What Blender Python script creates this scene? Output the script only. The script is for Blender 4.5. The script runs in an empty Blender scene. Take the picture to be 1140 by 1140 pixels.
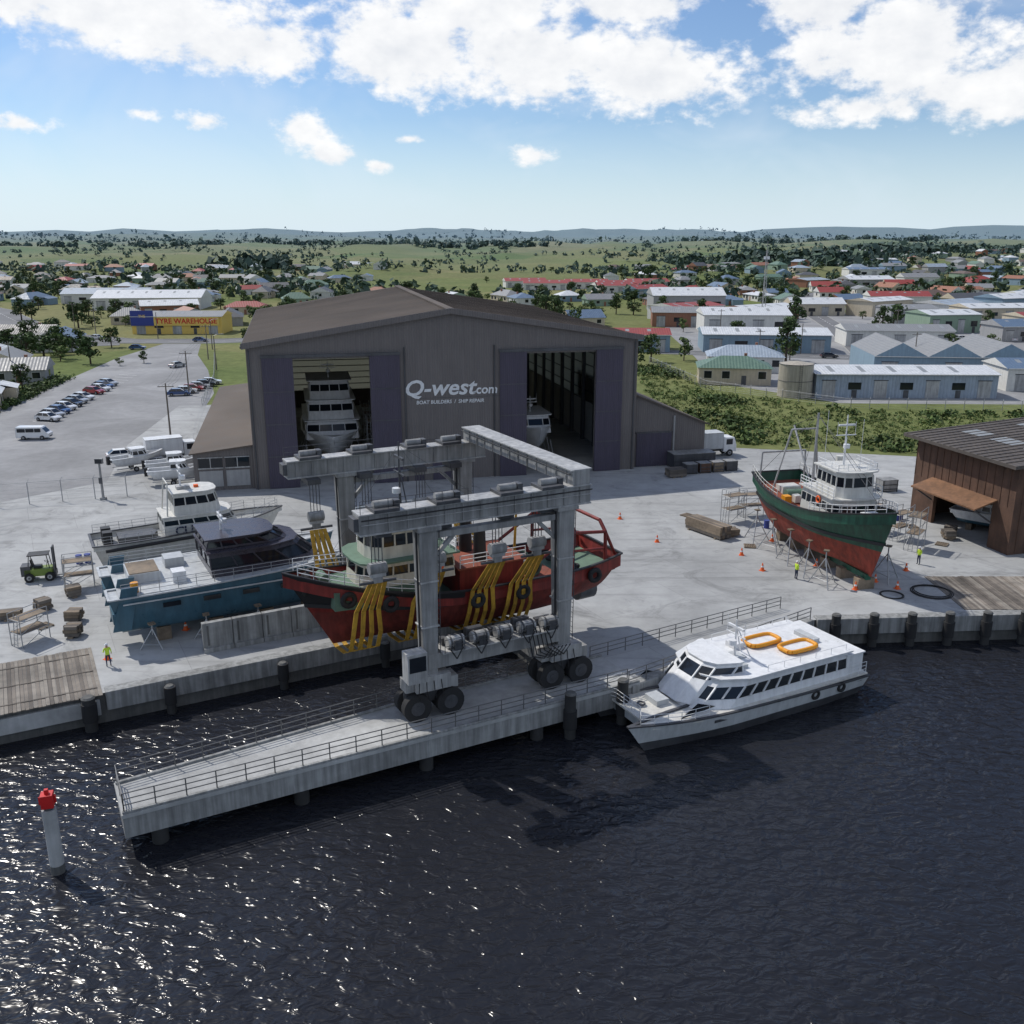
import bpy, math, random
from mathutils import Vector, Matrix, noise
random.seed(7)
R=random.random
def U(a,b): return a+(b-a)*R()
sc=bpy.context.scene
sc.view_settings.view_transform='Standard'; sc.view_settings.look='None'; sc.view_settings.exposure=0
WZ=-2.2
# ------------------------------------------------------------ materials
MATS={}
def nn(nt,t,**k):
    n=nt.nodes.new(t)
    for a,b in k.items(): setattr(n,a,b)
    return n
def mathn(nt,op,a,b=None,c=None,clamp=False):
    n=nt.nodes.new('ShaderNodeMath'); n.operation=op; n.use_clamp=clamp
    for i,x in enumerate((a,b,c)):
        if x is None: continue
        if hasattr(x,'links'): nt.links.new(x,n.inputs[i])
        else: n.inputs[i].default_value=x
    return n.outputs[0]
def noisen(nt,vec,scale,detail=4,rough=.55,dist=0):
    n=nt.nodes.new('ShaderNodeTexNoise'); n.inputs['Scale'].default_value=scale
    n.inputs['Detail'].default_value=detail; n.inputs['Roughness'].default_value=rough
    n.inputs['Distortion'].default_value=dist
    nt.links.new(vec,n.inputs['Vector']); return n.outputs[0]
def maprange(nt,v,a,b,c,d,smooth=False):
    n=nt.nodes.new('ShaderNodeMapRange'); n.clamp=True
    if smooth: n.interpolation_type='SMOOTHSTEP'
    nt.links.new(v,n.inputs[0])
    for i,x in enumerate((a,b,c,d)): n.inputs[i+1].default_value=x
    return n.outputs[0]
def mixc(nt,f,a,b,mode='MIX'):
    n=nt.nodes.new('ShaderNodeMixRGB'); n.blend_type=mode
    for i,x in enumerate((f,a,b)):
        if hasattr(x,'links'): nt.links.new(x,n.inputs[i])
        elif i==0: n.inputs[0].default_value=x
        else: n.inputs[i].default_value=(*x,1) if len(x)==3 else x
    return n.outputs[0]
def newmat(name):
    m=bpy.data.materials.new(name); m.use_nodes=True; nt=m.node_tree
    b=nt.nodes['Principled BSDF']; MATS[name]=m
    return m,nt,b
def objco(nt): return nt.nodes.new('ShaderNodeTexCoord').outputs['Object']
def geopos(nt): return nt.nodes.new('ShaderNodeNewGeometry').outputs['Position']
def mk(name,col,rough=.6,metal=0,var=.15,scale=1.5,bump=0,bscale=12,corr=None,streak=0,transl=0,rvar=.1):
    m,nt,b=newmat(name); co=objco(nt)
    n1=noisen(nt,co,scale,4,.65)
    v=mathn(nt,'ADD',maprange(nt,n1,.3,.7,-var,var),1.0)
    if var>=.12: v=mathn(nt,'ADD',v,maprange(nt,noisen(nt,co,scale*.17,1,.5),.3,.7,-var,var))
    if streak:
        mp=nn(nt,'ShaderNodeMapping'); mp.inputs['Scale'].default_value=(1.6,1.6,.12); nt.links.new(co,mp.inputs[0])
        st=noisen(nt,mp.outputs[0],1.5,3,.65)
        v=mathn(nt,'MULTIPLY',v,maprange(nt,st,.38,.62,1-streak,1))
    h=None
    if corr:
        ax,fr,amp=corr
        sp=nn(nt,'ShaderNodeSeparateXYZ'); nt.links.new(co,sp.inputs[0])
        w=mathn(nt,'SINE',mathn(nt,'MULTIPLY',sp.outputs[ax],fr*2*math.pi))
        h=mathn(nt,'MULTIPLY',w,amp)
        v=mathn(nt,'MULTIPLY',v,maprange(nt,w,-1,-.6,.86,1))
    sc_=nn(nt,'ShaderNodeVectorMath',operation='SCALE'); sc_.inputs[0].default_value=col[:3]
    nt.links.new(v,sc_.inputs[3]); nt.links.new(sc_.outputs[0],b.inputs['Base Color'])
    nt.links.new(maprange(nt,n1,.3,.7,max(.03,rough-rvar),min(1,rough+rvar)),b.inputs['Roughness'])
    b.inputs['Metallic'].default_value=metal
    if bump or corr:
        bn=nn(nt,'ShaderNodeBump'); bn.inputs['Strength'].default_value=1 if corr else .8
        hh=h
        if bump:
            hh=mathn(nt,'MULTIPLY',noisen(nt,co,bscale,2,.6),bump)
            if h is not None: hh=mathn(nt,'ADD',hh,h)
        bn.inputs['Distance'].default_value=1
        nt.links.new(hh,bn.inputs['Height']); nt.links.new(bn.outputs[0],b.inputs['Normal'])
    if transl:
        tr=nn(nt,'ShaderNodeBsdfTranslucent'); tr.inputs[0].default_value=(*col[:3],1)
        mx=nn(nt,'ShaderNodeMixShader'); mx.inputs[0].default_value=transl
        out=nt.nodes['Material Output']
        nt.links.new(b.outputs[0],mx.inputs[1]); nt.links.new(tr.outputs[0],mx.inputs[2]); nt.links.new(mx.outputs[0],out.inputs[0])
    return m
mk('white_paint',(.74,.75,.76),.35,var=.05,streak=.12)
mk('offwhite',(.62,.61,.57),.45,var=.08,streak=.15)
mk('cream',(.60,.57,.48),.5,var=.08,streak=.2)
mk('glass_dark',(.012,.016,.022),.06,var=.1,rvar=.02)
mk('black',(.015,.015,.017),.55,var=.1)
mk('rubber',(.02,.02,.021),.85,var=.1)
mk('steel_grey',(.315,.315,.31),.6,.0,var=.15,scale=.9,streak=.35,bump=.004)
mk('steel_light',(.43,.43,.425),.5,.1,var=.14,streak=.32)
mk('steel_dark',(.09,.092,.10),.5,.3,var=.2,streak=.2)
mk('galv',(.40,.41,.42),.42,.6,var=.1)
mk('rail_metal',(.17,.17,.17),.5,.5,var=.1)
mk('orange',(.72,.30,.015),.55,var=.08)
mk('cone_orange',(.80,.13,.02),.6,var=.06)
mk('yellow_strap',(.50,.285,.03),.85,var=.2,scale=3,streak=.3)
mk('red_paint',(.23,.024,.018),.55,var=.18,streak=.4)
mk('antifoul',(.20,.033,.024),.8,var=.2,streak=.4,bump=.004)
mk('antifoul2',(.29,.052,.03),.8,var=.18,streak=.4,bump=.004)
mk('mark_red',(.55,.015,.015),.5,var=.1)
mk('ship_green',(.012,.085,.05),.45,var=.2,streak=.4)
mk('deck_green',(.11,.18,.13),.75,var=.2)
mk('deck_grey',(.33,.34,.34),.8,var=.15)
mk('deck_red',(.22,.06,.035),.8,var=.2)
mk('teal',(.05,.125,.175),.35,var=.08,streak=.2)
mk('cat_purple',(.055,.05,.065),.3,var=.12)
mk('boat_grey',(.50,.52,.53),.4,var=.07,streak=.15)
mk('hangar_wall',(.155,.139,.134),.65,.0,var=.08,scale=.5,corr=(0,3.2,.012),streak=.12)
mk('hangar_panel',(.066,.056,.085),.6,var=.10,scale=.5,corr=(0,4,.012),streak=.14)
mk('hangar_inner',(.55,.54,.50),.7,var=.06,corr=(1,2,.015))
mk('hangar_roof',(.105,.083,.068),.8,.0,var=.17,scale=.6,corr=(1,1.9,.03),streak=.0,bump=.01)
mk('translucent_sheet',(.36,.36,.32),.5,var=.05,transl=.75)  # for wall strips added to let sunlight into the hangar
mk('brick_rust',(.115,.062,.040),.8,var=.22,scale=3,streak=.25,bump=.01,bscale=6)
mk('rust_light',(.22,.11,.055),.7,var=.2,streak=.2)
mk('roof_dark',(.088,.074,.064),.65,var=.16,corr=(1,1.6,.03))
mk('roof_skylight',(.26,.27,.27),.4,var=.1)
mk('wood',(.20,.155,.11),.8,var=.3,scale=2.5,bump=.01)
mk('wood_grey',(.185,.16,.135),.85,var=.3,scale=1.2,bump=.01)
mk('wood_grey2',(.125,.108,.092),.85,var=.3,scale=1.2,bump=.01)
mk('wood_grey3',(.235,.21,.18),.85,var=.3,scale=1.2,bump=.01)
mk('bark',(.06,.045,.032),.9,var=.1)
mk('conc',(.31,.315,.31),.85,var=.18,scale=.9,streak=.4,bump=.006)
mk('conc_light',(.40,.405,.40),.85,var=.2,scale=.7,streak=.10,bump=.005)
mk('conc_dark',(.13,.13,.125),.9,var=.2,streak=.3,bump=.01)
mk('pile_dark',(.03,.03,.03),.75,var=.3)
mk('asphalt_line',(.7,.7,.68),.7,var=.15)
mk('kerb',(.35,.35,.33),.85,var=.1)
mk('road',(.15,.152,.158),.9,var=.14,scale=.4)
mk('skin',(.45,.26,.18),.6,var=.05)
mk('hivis',(.55,.75,.05),.6,var=.05)
mk('navy',(.02,.03,.07),.8,var=.1)
mk('sign_yellow',(.72,.50,.12),.5,var=.04)
mk('sign_blue',(.03,.05,.25),.5,var=.06)
mk('tank',(.42,.38,.31),.6,var=.08,streak=.2)
mk('lime',(.17,.24,.04),.55,var=.1)
mk('chrome_lamp',(.8,.8,.75),.15,var=.02)
mk('tail_lamp',(.4,.01,.01),.3,var=.02)
for n_,c_ in dict(wall_white=(.66,.65,.61),wall_cream=(.55,.48,.36),wall_blue=(.22,.31,.38),wall_brick=(.28,.13,.08),wall_grey=(.33,.33,.33),wall_green=(.25,.34,.25)).items(): mk(n_,c_,.75,var=.08,streak=.12)
for n_,c_ in dict(rf_grey=(.25,.255,.26),rf_red=(.30,.05,.04),rf_green=(.11,.19,.14),rf_blue=(.12,.18,.27),rf_white=(.62,.64,.66),rf_brown=(.16,.11,.085),rf_lblue=(.33,.39,.46),rf_dark=(.09,.092,.10),rf_terra=(.32,.14,.08)).items(): mk(n_,c_,.55,var=.11,scale=.8,corr=(0,1.5,.02),streak=.15)
for n_,c_ in dict(car_white=(.75,.75,.75),car_silver=(.42,.43,.45),car_blue=(.03,.08,.22),car_red=(.35,.02,.02),car_dark=(.03,.032,.04),car_green=(.03,.10,.07)).items():
    m=mk(n_,c_,.22,var=.03,rvar=.04); m.node_tree.nodes['Principled BSDF'].inputs['Coat Weight'].default_value=.6
def foliage(name,c1,c2,haze=False):
    m,nt,b=newmat(name); co=geopos(nt)
    f=maprange(nt,noisen(nt,co,.9,2,.6),.35,.65,0,1)
    c=mixc(nt,f,c1,c2)
    f2=maprange(nt,noisen(nt,co,.06,1,.5),.35,.65,.75,1.25)
    s_=nn(nt,'ShaderNodeVectorMath',operation='SCALE'); nt.links.new(c,s_.inputs[0]); nt.links.new(f2,s_.inputs[3])
    c=s_.outputs[0]
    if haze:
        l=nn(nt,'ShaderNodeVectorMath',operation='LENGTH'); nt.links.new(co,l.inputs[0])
        c=mixc(nt,maprange(nt,l.outputs['Value'],600,5500,.08,.88),c,(.145,.215,.265))  # distance haze painted into the leaf colour
    nt.links.new(c,b.inputs['Base Color']); b.inputs['Roughness'].default_value=.75
    b.inputs['Specular IOR Level'].default_value=.2
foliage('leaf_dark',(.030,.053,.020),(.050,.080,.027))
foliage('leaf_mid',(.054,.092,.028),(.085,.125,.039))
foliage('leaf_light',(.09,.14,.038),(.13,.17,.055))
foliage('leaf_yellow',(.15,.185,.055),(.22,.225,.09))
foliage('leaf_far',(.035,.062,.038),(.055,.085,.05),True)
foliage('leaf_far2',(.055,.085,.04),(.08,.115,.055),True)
# concrete yard
m,nt,b=newmat('yard_concrete'); co=geopos(nt)
big=maprange(nt,noisen(nt,co,.045,3,.6),.35,.65,.78,1.08)
med=maprange(nt,noisen(nt,co,.35,5,.7),.3,.7,.82,1.12)
st=maprange(nt,noisen(nt,co,.16,6,.75,1.2),.53,.70,1,.60)
mp=nn(nt,'ShaderNodeMapping'); mp.inputs['Rotation'].default_value=(0,0,-math.radians(50)); mp.inputs['Scale'].default_value=(.03,.6,1); nt.links.new(co,mp.inputs[0])
tr=maprange(nt,noisen(nt,mp.outputs[0],1.3,4,.7,.5),.53,.66,1,.80)
v=mathn(nt,'MULTIPLY',mathn(nt,'MULTIPLY',big,med),mathn(nt,'MULTIPLY',tr,st))
mp=nn(nt,'ShaderNodeMapping'); mp.inputs['Rotation'].default_value=(0,0,-math.radians(28)); nt.links.new(co,mp.inputs[0])
br=nn(nt,'ShaderNodeTexBrick'); br.inputs['Scale'].default_value=1; br.inputs['Brick Width'].default_value=9; br.inputs['Row Height'].default_value=6
br.inputs['Mortar Size'].default_value=.03; br.inputs['Mortar Smooth'].default_value=.5
br.inputs['Color1'].default_value=(1,1,1,1); br.inputs['Color2'].default_value=(.91,.91,.91,1); br.inputs['Mortar'].default_value=(.72,.72,.72,1)
nt.links.new(mp.outputs[0],br.inputs[0])
s_=nn(nt,'ShaderNodeVectorMath',operation='SCALE'); s_.inputs[0].default_value=(.395,.402,.402); nt.links.new(v,s_.inputs[3])
c=mixc(nt,1,s_.outputs[0],br.outputs[0],'MULTIPLY')
nt.links.new(c,b.inputs['Base Color']); b.inputs['Roughness'].default_value=.85
# lot asphalt
m,nt,b=newmat('lot_asphalt'); co=geopos(nt)
a_=maprange(nt,noisen(nt,co,.06,4,.6,.8),.35,.65,.78,1.15); b_=maprange(nt,noisen(nt,co,.7,4,.7),.3,.7,.88,1.1)
v=mathn(nt,'MULTIPLY',a_,b_); s_=nn(nt,'ShaderNodeVectorMath',operation='SCALE'); s_.inputs[0].default_value=(.26,.262,.268); nt.links.new(v,s_.inputs[3])
nt.links.new(s_.outputs[0],b.inputs['Base Color']); b.inputs['Roughness'].default_value=.9
# terrain
m,nt,b=newmat('terrain_grass'); co=geopos(nt)
n1=maprange(nt,noisen(nt,co,.0045,4,.6,.5),.38,.62,0,1); n2=maprange(nt,noisen(nt,co,.03,4,.65),.35,.65,0,1); n3=maprange(nt,noisen(nt,co,.4,4,.7),.3,.7,.72,1.22)
vo=nn(nt,'ShaderNodeTexVoronoi'); vo.inputs['Scale'].default_value=.0055; nt.links.new(co,vo.inputs['Vector'])
sep=nn(nt,'ShaderNodeSeparateColor'); nt.links.new(vo.outputs['Color'],sep.inputs[0])
c=mixc(nt,n1,(.095,.145,.040),(.205,.190,.085)); c=mixc(nt,mathn(nt,'MULTIPLY',n2,.6),c,(.070,.105,.035))
c=mixc(nt,mathn(nt,'MULTIPLY',sep.outputs[0],.6),c,(.25,.22,.11)); c=mixc(nt,mathn(nt,'MULTIPLY',sep.outputs[1],.35),c,(.11,.175,.045))
s_=nn(nt,'ShaderNodeVectorMath',operation='SCALE'); nt.links.new(c,s_.inputs[0]); nt.links.new(n3,s_.inputs[3])
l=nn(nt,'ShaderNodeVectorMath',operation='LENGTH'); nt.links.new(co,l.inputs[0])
c=mixc(nt,maprange(nt,l.outputs['Value'],600,5500,0,.88),s_.outputs[0],(.165,.235,.285))  # atmospheric haze painted into the ground colour, stronger with distance
nt.links.new(c,b.inputs['Base Color']); b.inputs['Roughness'].default_value=.95; b.inputs['Specular IOR Level'].default_value=.1
# water
m,nt,b=newmat('water'); co=geopos(nt)
b.inputs['Base Color'].default_value=(.0165,.0175,.022,1); b.inputs['Roughness'].default_value=.20; b.inputs['IOR'].default_value=1.33
mp=nn(nt,'ShaderNodeMapping'); mp.inputs['Scale'].default_value=(.75,1.3,1); mp.inputs['Rotation'].default_value=(0,0,.35); nt.links.new(co,mp.inputs[0])
w1=noisen(nt,mp.outputs[0],1.35,2,.5,.7); w2=noisen(nt,co,.55,1,.5)
w3=noisen(nt,co,.12,1,.5)
h=mathn(nt,'ADD',mathn(nt,'MULTIPLY',w1,.23),mathn(nt,'MULTIPLY',w3,.30)); h=mathn(nt,'ADD',h,mathn(nt,'MULTIPLY',w2,.16))
h=mathn(nt,'MULTIPLY',h,maprange(nt,noisen(nt,co,.035,2,.5),.35,.65,.75,1.12))
bn=nn(nt,'ShaderNodeBump'); bn.inputs['Distance'].default_value=1; bn.inputs['Strength'].default_value=1; nt.links.new(h,bn.inputs['Height']); nt.links.new(bn.outputs[0],b.inputs['Normal'])
# ------------------------------------------------------------ mesh builder
class MB:
    def __init__(s): s.v=[];s.f=[];s.m=[];s.sm=[];s.mats=[];s.M=None
    def add(s,vs,fs,mat,smooth=False):
        if mat not in s.mats: s.mats.append(mat)
        k=s.mats.index(mat); o=len(s.v)
        if s.M is not None: vs=[s.M@Vector(p) for p in vs]
        s.v.extend([tuple(p) for p in vs])
        for f in fs: s.f.append([i+o for i in f]); s.m.append(k); s.sm.append(smooth)
    def box(s,x0,x1,y0,y1,z0,z1,mat):
        s.add([(x0,y0,z0),(x1,y0,z0),(x1,y1,z0),(x0,y1,z0),(x0,y0,z1),(x1,y0,z1),(x1,y1,z1),(x0,y1,z1)],
              [(3,2,1,0),(4,5,6,7),(0,1,5,4),(1,2,6,5),(2,3,7,6),(3,0,4,7)],mat)
    def beam(s,p,q,w,h,mat,up=(0,0,1)):
        p=Vector(p);q=Vector(q);d=(q-p).normalized();u=Vector(up)
        if abs(d.dot(u))>.95: u=Vector((1,0,0))
        r=d.cross(u).normalized()*w/2; t=r.cross(d).normalized()*h/2
        s.add([p-r-t,p+r-t,p+r+t,p-r+t,q-r-t,q+r-t,q+r+t,q-r+t],[(0,1,2,3),(7,6,5,4),(4,5,1,0),(5,6,2,1),(6,7,3,2),(7,4,0,3)],mat)
    def cyl(s,p,q,r,mat,r2=None,n=10,smooth=True):
        p=Vector(p);q=Vector(q); r2=r if r2 is None else r2
        d=(q-p); d=d.normalized() if d.length>1e-6 else Vector((0,0,1))
        a=d.orthogonal().normalized(); b=d.cross(a); vs=[]
        for i in range(n):
            t=2*math.pi*i/n; o=a*math.cos(t)+b*math.sin(t); vs+= [p+o*r,q+o*r2]
        s.add(vs,[(2*i,2*((i+1)%n),2*((i+1)%n)+1,2*i+1) for i in range(n)],mat,smooth)
        s.add([vs[2*i] for i in range(n)][::-1],[tuple(range(n))],mat); s.add([vs[2*i+1] for i in range(n)],[tuple(range(n))],mat)
    def path(s,pts,r,mat,n=6):
        for a,b in zip(pts[:-1],pts[1:]): s.cyl(a,b,r,mat,n=n)
    def prism(s,poly,z0,z1,mat,top=None):
        n=len(poly); a=[(x,y,z0) for x,y in poly]; b=[(x,y,z1) for x,y in poly]
        s.add(b,[tuple(range(n))],top or mat); s.add(a+b,[(i,(i+1)%n,n+(i+1)%n,n+i) for i in range(n)],mat)
        s.add(a[::-1],[tuple(range(n))],mat)
    def prismY(s,poly,y0,y1,mat):
        n=len(poly); a=[(x,y0,z) for x,z in poly]; b=[(x,y1,z) for x,z in poly]
        s.add(a,[tuple(range(n))],mat); s.add(b[::-1],[tuple(range(n))],mat)
        s.add(a+b,[(i,n+i,n+(i+1)%n,(i+1)%n) for i in range(n)],mat)
    def torus(s,c,axis,Rr,r,mat,n=14,k=7):
        c=Vector(c);d=Vector(axis).normalized();a=d.orthogonal().normalized();b=d.cross(a);vs=[]
        for i in range(n):
            t=2*math.pi*i/n;o=a*math.cos(t)+b*math.sin(t)
            for j in range(k):
                w=2*math.pi*j/k; vs.append(c+o*(Rr+r*math.cos(w))+d*r*math.sin(w))
        s.add(vs,[(i*k+j,((i+1)%n)*k+j,((i+1)%n)*k+(j+1)%k,i*k+(j+1)%k) for i in range(n) for j in range(k)],mat,True)
    def wheel(s,c,axis,r,w,mat='rubber',hub='steel_light'):
        c=Vector(c);d=Vector(axis).normalized()
        s.cyl(c-d*w/2,c+d*w/2,r,mat,n=20); s.cyl(c-d*(w/2+.02),c+d*(w/2+.02),r*.5,hub,n=14); s.cyl(c-d*(w/2+.05),c+d*(w/2+.05),r*.22,'steel_dark',n=8)
    def rail(s,pts,h=1.0,sp=1.5,mat='rail_metal',nr=3,r=.035):
        pts=[Vector(p) for p in pts]
        for k in range(nr):
            o=Vector((0,0,h*(k+1)/nr)); s.path([p+o for p in pts],r,mat,5)
        for a,b in zip(pts[:-1],pts[1:]):
            n=max(1,int(round((b-a).length/sp)))
            for i in range(n+1): p=a.lerp(b,i/n); s.cyl(p,p+Vector((0,0,h)),r*1.1,mat,n=5)
    def ladder(s,p,q,w,mat,side=(1,0,0),sp=.35):
        p=Vector(p);q=Vector(q);o=Vector(side).normalized()*w/2
        s.cyl(p-o,q-o,.03,mat,n=5);s.cyl(p+o,q+o,.03,mat,n=5);n=int((q-p).length/sp)
        for i in range(n): t=p.lerp(q,(i+.5)/n); s.cyl(t-o,t+o,.02,mat,n=4)
    def leaves(s,c,rad,n,size,mats,flat=.0):
        cx,cy,cz=c
        for _ in range(n):
            d=Vector((random.gauss(0,1),random.gauss(0,1),random.gauss(0,1))).normalized()
            k=U(.55,1.08)
            p=Vector((cx+d.x*rad[0]*k,cy+d.y*rad[1]*k,cz+d.z*rad[2]*k))
            nrm=(d+Vector((U(-.7,.7),U(-.7,.7),U(-.4,.9)))).normalized()
            a=nrm.orthogonal().normalized(); b=nrm.cross(a); t=U(0,6.28); a,b=a*math.cos(t)+b*math.sin(t),b*math.cos(t)-a*math.sin(t)
            z=size*U(.6,1.3); a=a*z; b=b*z*U(.5,.9)
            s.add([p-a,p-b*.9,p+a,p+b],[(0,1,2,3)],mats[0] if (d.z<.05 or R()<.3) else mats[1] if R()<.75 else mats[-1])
    def mesh(s,name):
        me=bpy.data.meshes.new(name); me.from_pydata(s.v,[],s.f)
        for k in s.mats: me.materials.append(MATS[k])
        me.polygons.foreach_set('material_index',s.m); me.polygons.foreach_set('use_smooth',s.sm); me.update()
        return me
    def obj(s,name,loc=(0,0,0),rz=0,bevel=0,parent=None,scale=1):
        return inst(name,s.mesh(name),loc,rz,bevel,parent,scale)
def inst(name,me,loc=(0,0,0),rz=0,bevel=0,parent=None,scale=1):
    o=bpy.data.objects.new(name,me); sc.collection.objects.link(o)
    if len(loc)==2: loc=(*loc,0)
    o.location=loc; o.rotation_euler=(0,0,rz); o.scale=(scale,)*3 if not hasattr(scale,'__len__') else scale
    if bevel:
        b=o.modifiers.new('bevel','BEVEL'); b.width=bevel; b.segments=2; b.limit_method='ANGLE'; b.angle_limit=math.radians(50)
    if parent: o.parent=parent
    return o
def text(name,body,size,mat,loc,rot,parent=None,ext=.03,shear=0,align='CENTER',sx=1):
    cu=bpy.data.curves.new(name,'FONT'); cu.body=body; cu.size=size; cu.extrude=ext; cu.shear=shear; cu.align_x=align; cu.resolution_u=3
    cu.offset=.02*size
    t=bpy.data.objects.new(name+'_c',cu); sc.collection.objects.link(t); bpy.context.view_layer.update()
    me=bpy.data.meshes.new_from_object(t.evaluated_get(bpy.context.evaluated_depsgraph_get())); bpy.data.objects.remove(t)
    me.materials.clear(); me.materials.append(MATS[mat])
    o=bpy.data.objects.new(name,me); sc.collection.objects.link(o); o.location=loc; o.rotation_euler=rot; o.scale=(sx,1,1)
    if parent: o.parent=parent
    return o
TH=math.radians(28); CD,SD=math.cos(TH),math.sin(TH)
def W(a,b,z=None):
    x=-21.1+CD*a-SD*b; y=44.3+SD*a+CD*b
    return (x,y) if z is None else (x,y,z)
# ------------------------------------------------------------ camera / light / world
cam=bpy.data.cameras.new('camera'); cam.lens=33.32; cam.sensor_width=36; cam.clip_end=60000; cam.clip_start=.5
co_=bpy.data.objects.new('camera',cam); sc.collection.objects.link(co_); co_.location=(0,0,30); co_.rotation_euler=(math.radians(90-16.12),0,0); sc.camera=co_
SEL=math.radians(50); SAZ=math.radians(-53)
sd=Vector((math.sin(SAZ)*math.cos(SEL),math.cos(SAZ)*math.cos(SEL),math.sin(SEL)))
su=bpy.data.lights.new('sun','SUN'); su.energy=3.5; su.angle=math.radians(.7); su.color=(1,.955,.88)
so=bpy.data.objects.new('sun',su); sc.collection.objects.link(so); so.rotation_euler=(-sd).to_track_quat('-Z','Y').to_euler()
w=bpy.data.worlds.new('World'); sc.world=w; w.use_nodes=True; nt=w.node_tree
bg=nt.nodes['Background']; bg.inputs[1].default_value=.105
sky=nn(nt,'ShaderNodeTexSky',sky_type='NISHITA'); sky.sun_disc=False; sky.sun_elevation=SEL; sky.sun_rotation=SAZ
sky.air_density=1.0; sky.dust_density=.2; sky.ozone_density=3.0; sky.altitude=0
gen=nt.nodes.new('ShaderNodeTexCoord').outputs['Generated']
nv=nn(nt,'ShaderNodeVectorMath',operation='NORMALIZE'); nt.links.new(gen,nv.inputs[0])
sp=nn(nt,'ShaderNodeSeparateXYZ'); nt.links.new(nv.outputs[0],sp.inputs[0])
az=mathn(nt,'ARCTAN2',sp.outputs[0],sp.outputs[1]); el=mathn(nt,'ARCSINE',sp.outputs[2])
cb=nn(nt,'ShaderNodeCombineXYZ'); nt.links.new(az,cb.inputs[0]); nt.links.new(mathn(nt,'MULTIPLY',el,1.5),cb.inputs[1])
P=cb.outputs[0]
blobs=[(-.355,.195,.20,.043),(-.245,.170,.10,.034),(-.43,.205,.14,.046),(-.10,.172,.11,.046),(.026,.165,.14,.050),(.150,.152,.10,.044),(-.03,.21,.15,.035),(.36,.165,.13,.056),(.44,.130,.10,.036),(.29,.205,.07,.035),(.113,.21,.09,.022),(.33,.115,.07,.018),
 (-.205,.100,.050,.034),(-.18,.078,.045,.018),(-.13,.068,.030,.014),(.024,.079,.050,.020),(-.288,.105,.040,.020),(-.45,.097,.05,.016),(-.35,.11,.03,.012),(-.10,.093,.03,.010)]
acc=None
for (a0,e0,ra,re) in blobs:
    ma=nn(nt,'ShaderNodeVectorMath',operation='MULTIPLY_ADD'); nt.links.new(P,ma.inputs[0]); ma.inputs[1].default_value=(1/ra,1/(1.5*re),0); ma.inputs[2].default_value=(-a0/ra,-e0/re,0)
    ln=nn(nt,'ShaderNodeVectorMath',operation='LENGTH'); nt.links.new(ma.outputs[0],ln.inputs[0])
    lv=ln.outputs['Value']
    if ra<=.05: lv=mathn(nt,'MULTIPLY_ADD',lv,1.1,.40)
    acc=lv if acc is None else mathn(nt,'MINIMUM',acc,lv)
acc=mathn(nt,'SUBTRACT',1,acc)
away=mathn(nt,'MAXIMUM',maprange(nt,el,.25,.42,0,1),mathn(nt,'MULTIPLY',maprange(nt,mathn(nt,'ABSOLUTE',az),.55,.75,0,1),maprange(nt,el,.05,.12,0,1)))
cov=mathn(nt,'SUBTRACT',mathn(nt,'MULTIPLY',away,mathn(nt,'MULTIPLY_ADD',noisen(nt,nv.outputs[0],2.6,1),3.6,-.65)),1.2)
acc=mathn(nt,'MAXIMUM',acc,cov)
acc=mathn(nt,'MAXIMUM',acc,-1.5)
nS=noisen(nt,P,48,4,.6)
nA=mathn(nt,'MULTIPLY',mathn(nt,'SUBTRACT',noisen(nt,P,13,6,.56,.15),.5),2.2)
nA=mathn(nt,'ADD',nA,mathn(nt,'MULTIPLY',mathn(nt,'SUBTRACT',nS,.5),1.25))
ofs=nn(nt,'ShaderNodeVectorMath',operation='ADD'); ofs.inputs[1].default_value=(-.009,.022,0); nt.links.new(P,ofs.inputs[0])
nB=mathn(nt,'MULTIPLY',mathn(nt,'SUBTRACT',noisen(nt,ofs.outputs[0],13,4,.56,.15),.5),2.2)
D=mathn(nt,'ADD',acc,nA)
alpha=maprange(nt,D,-.04,.52,0,1,True)
shade=maprange(nt,mathn(nt,'SUBTRACT',nA,nB),-.8,.55,0,1)
core=maprange(nt,D,.3,1.5,0,1)
sh=mathn(nt,'SUBTRACT',mathn(nt,'ADD',mathn(nt,'MULTIPLY',shade,.75),.38),mathn(nt,'MULTIPLY',core,.20),clamp=True)
cc=mixc(nt,sh,(6.0,6.4,7.1),(9.8,9.8,9.8))
wis=maprange(nt,noisen(nt,P,5,4,.6,.5),.48,.75,0,.38)
tint=nn(nt,'ShaderNodeVectorMath',operation='MULTIPLY'); nt.links.new(sky.outputs[0],tint.inputs[0]); tint.inputs[1].default_value=(.88,.95,1.08)
skyc=mixc(nt,mathn(nt,'MULTIPLY',wis,maprange(nt,el,0,.04,0,1)),tint.outputs[0],(8.0,8.6,9.3))
skyc=mixc(nt,maprange(nt,el,0,.11,.80,0),skyc,(6.6,8.1,9.4))
fin=mixc(nt,mathn(nt,'MULTIPLY',alpha,.97),skyc,cc)
nt.links.new(fin,bg.inputs[0])
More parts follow.
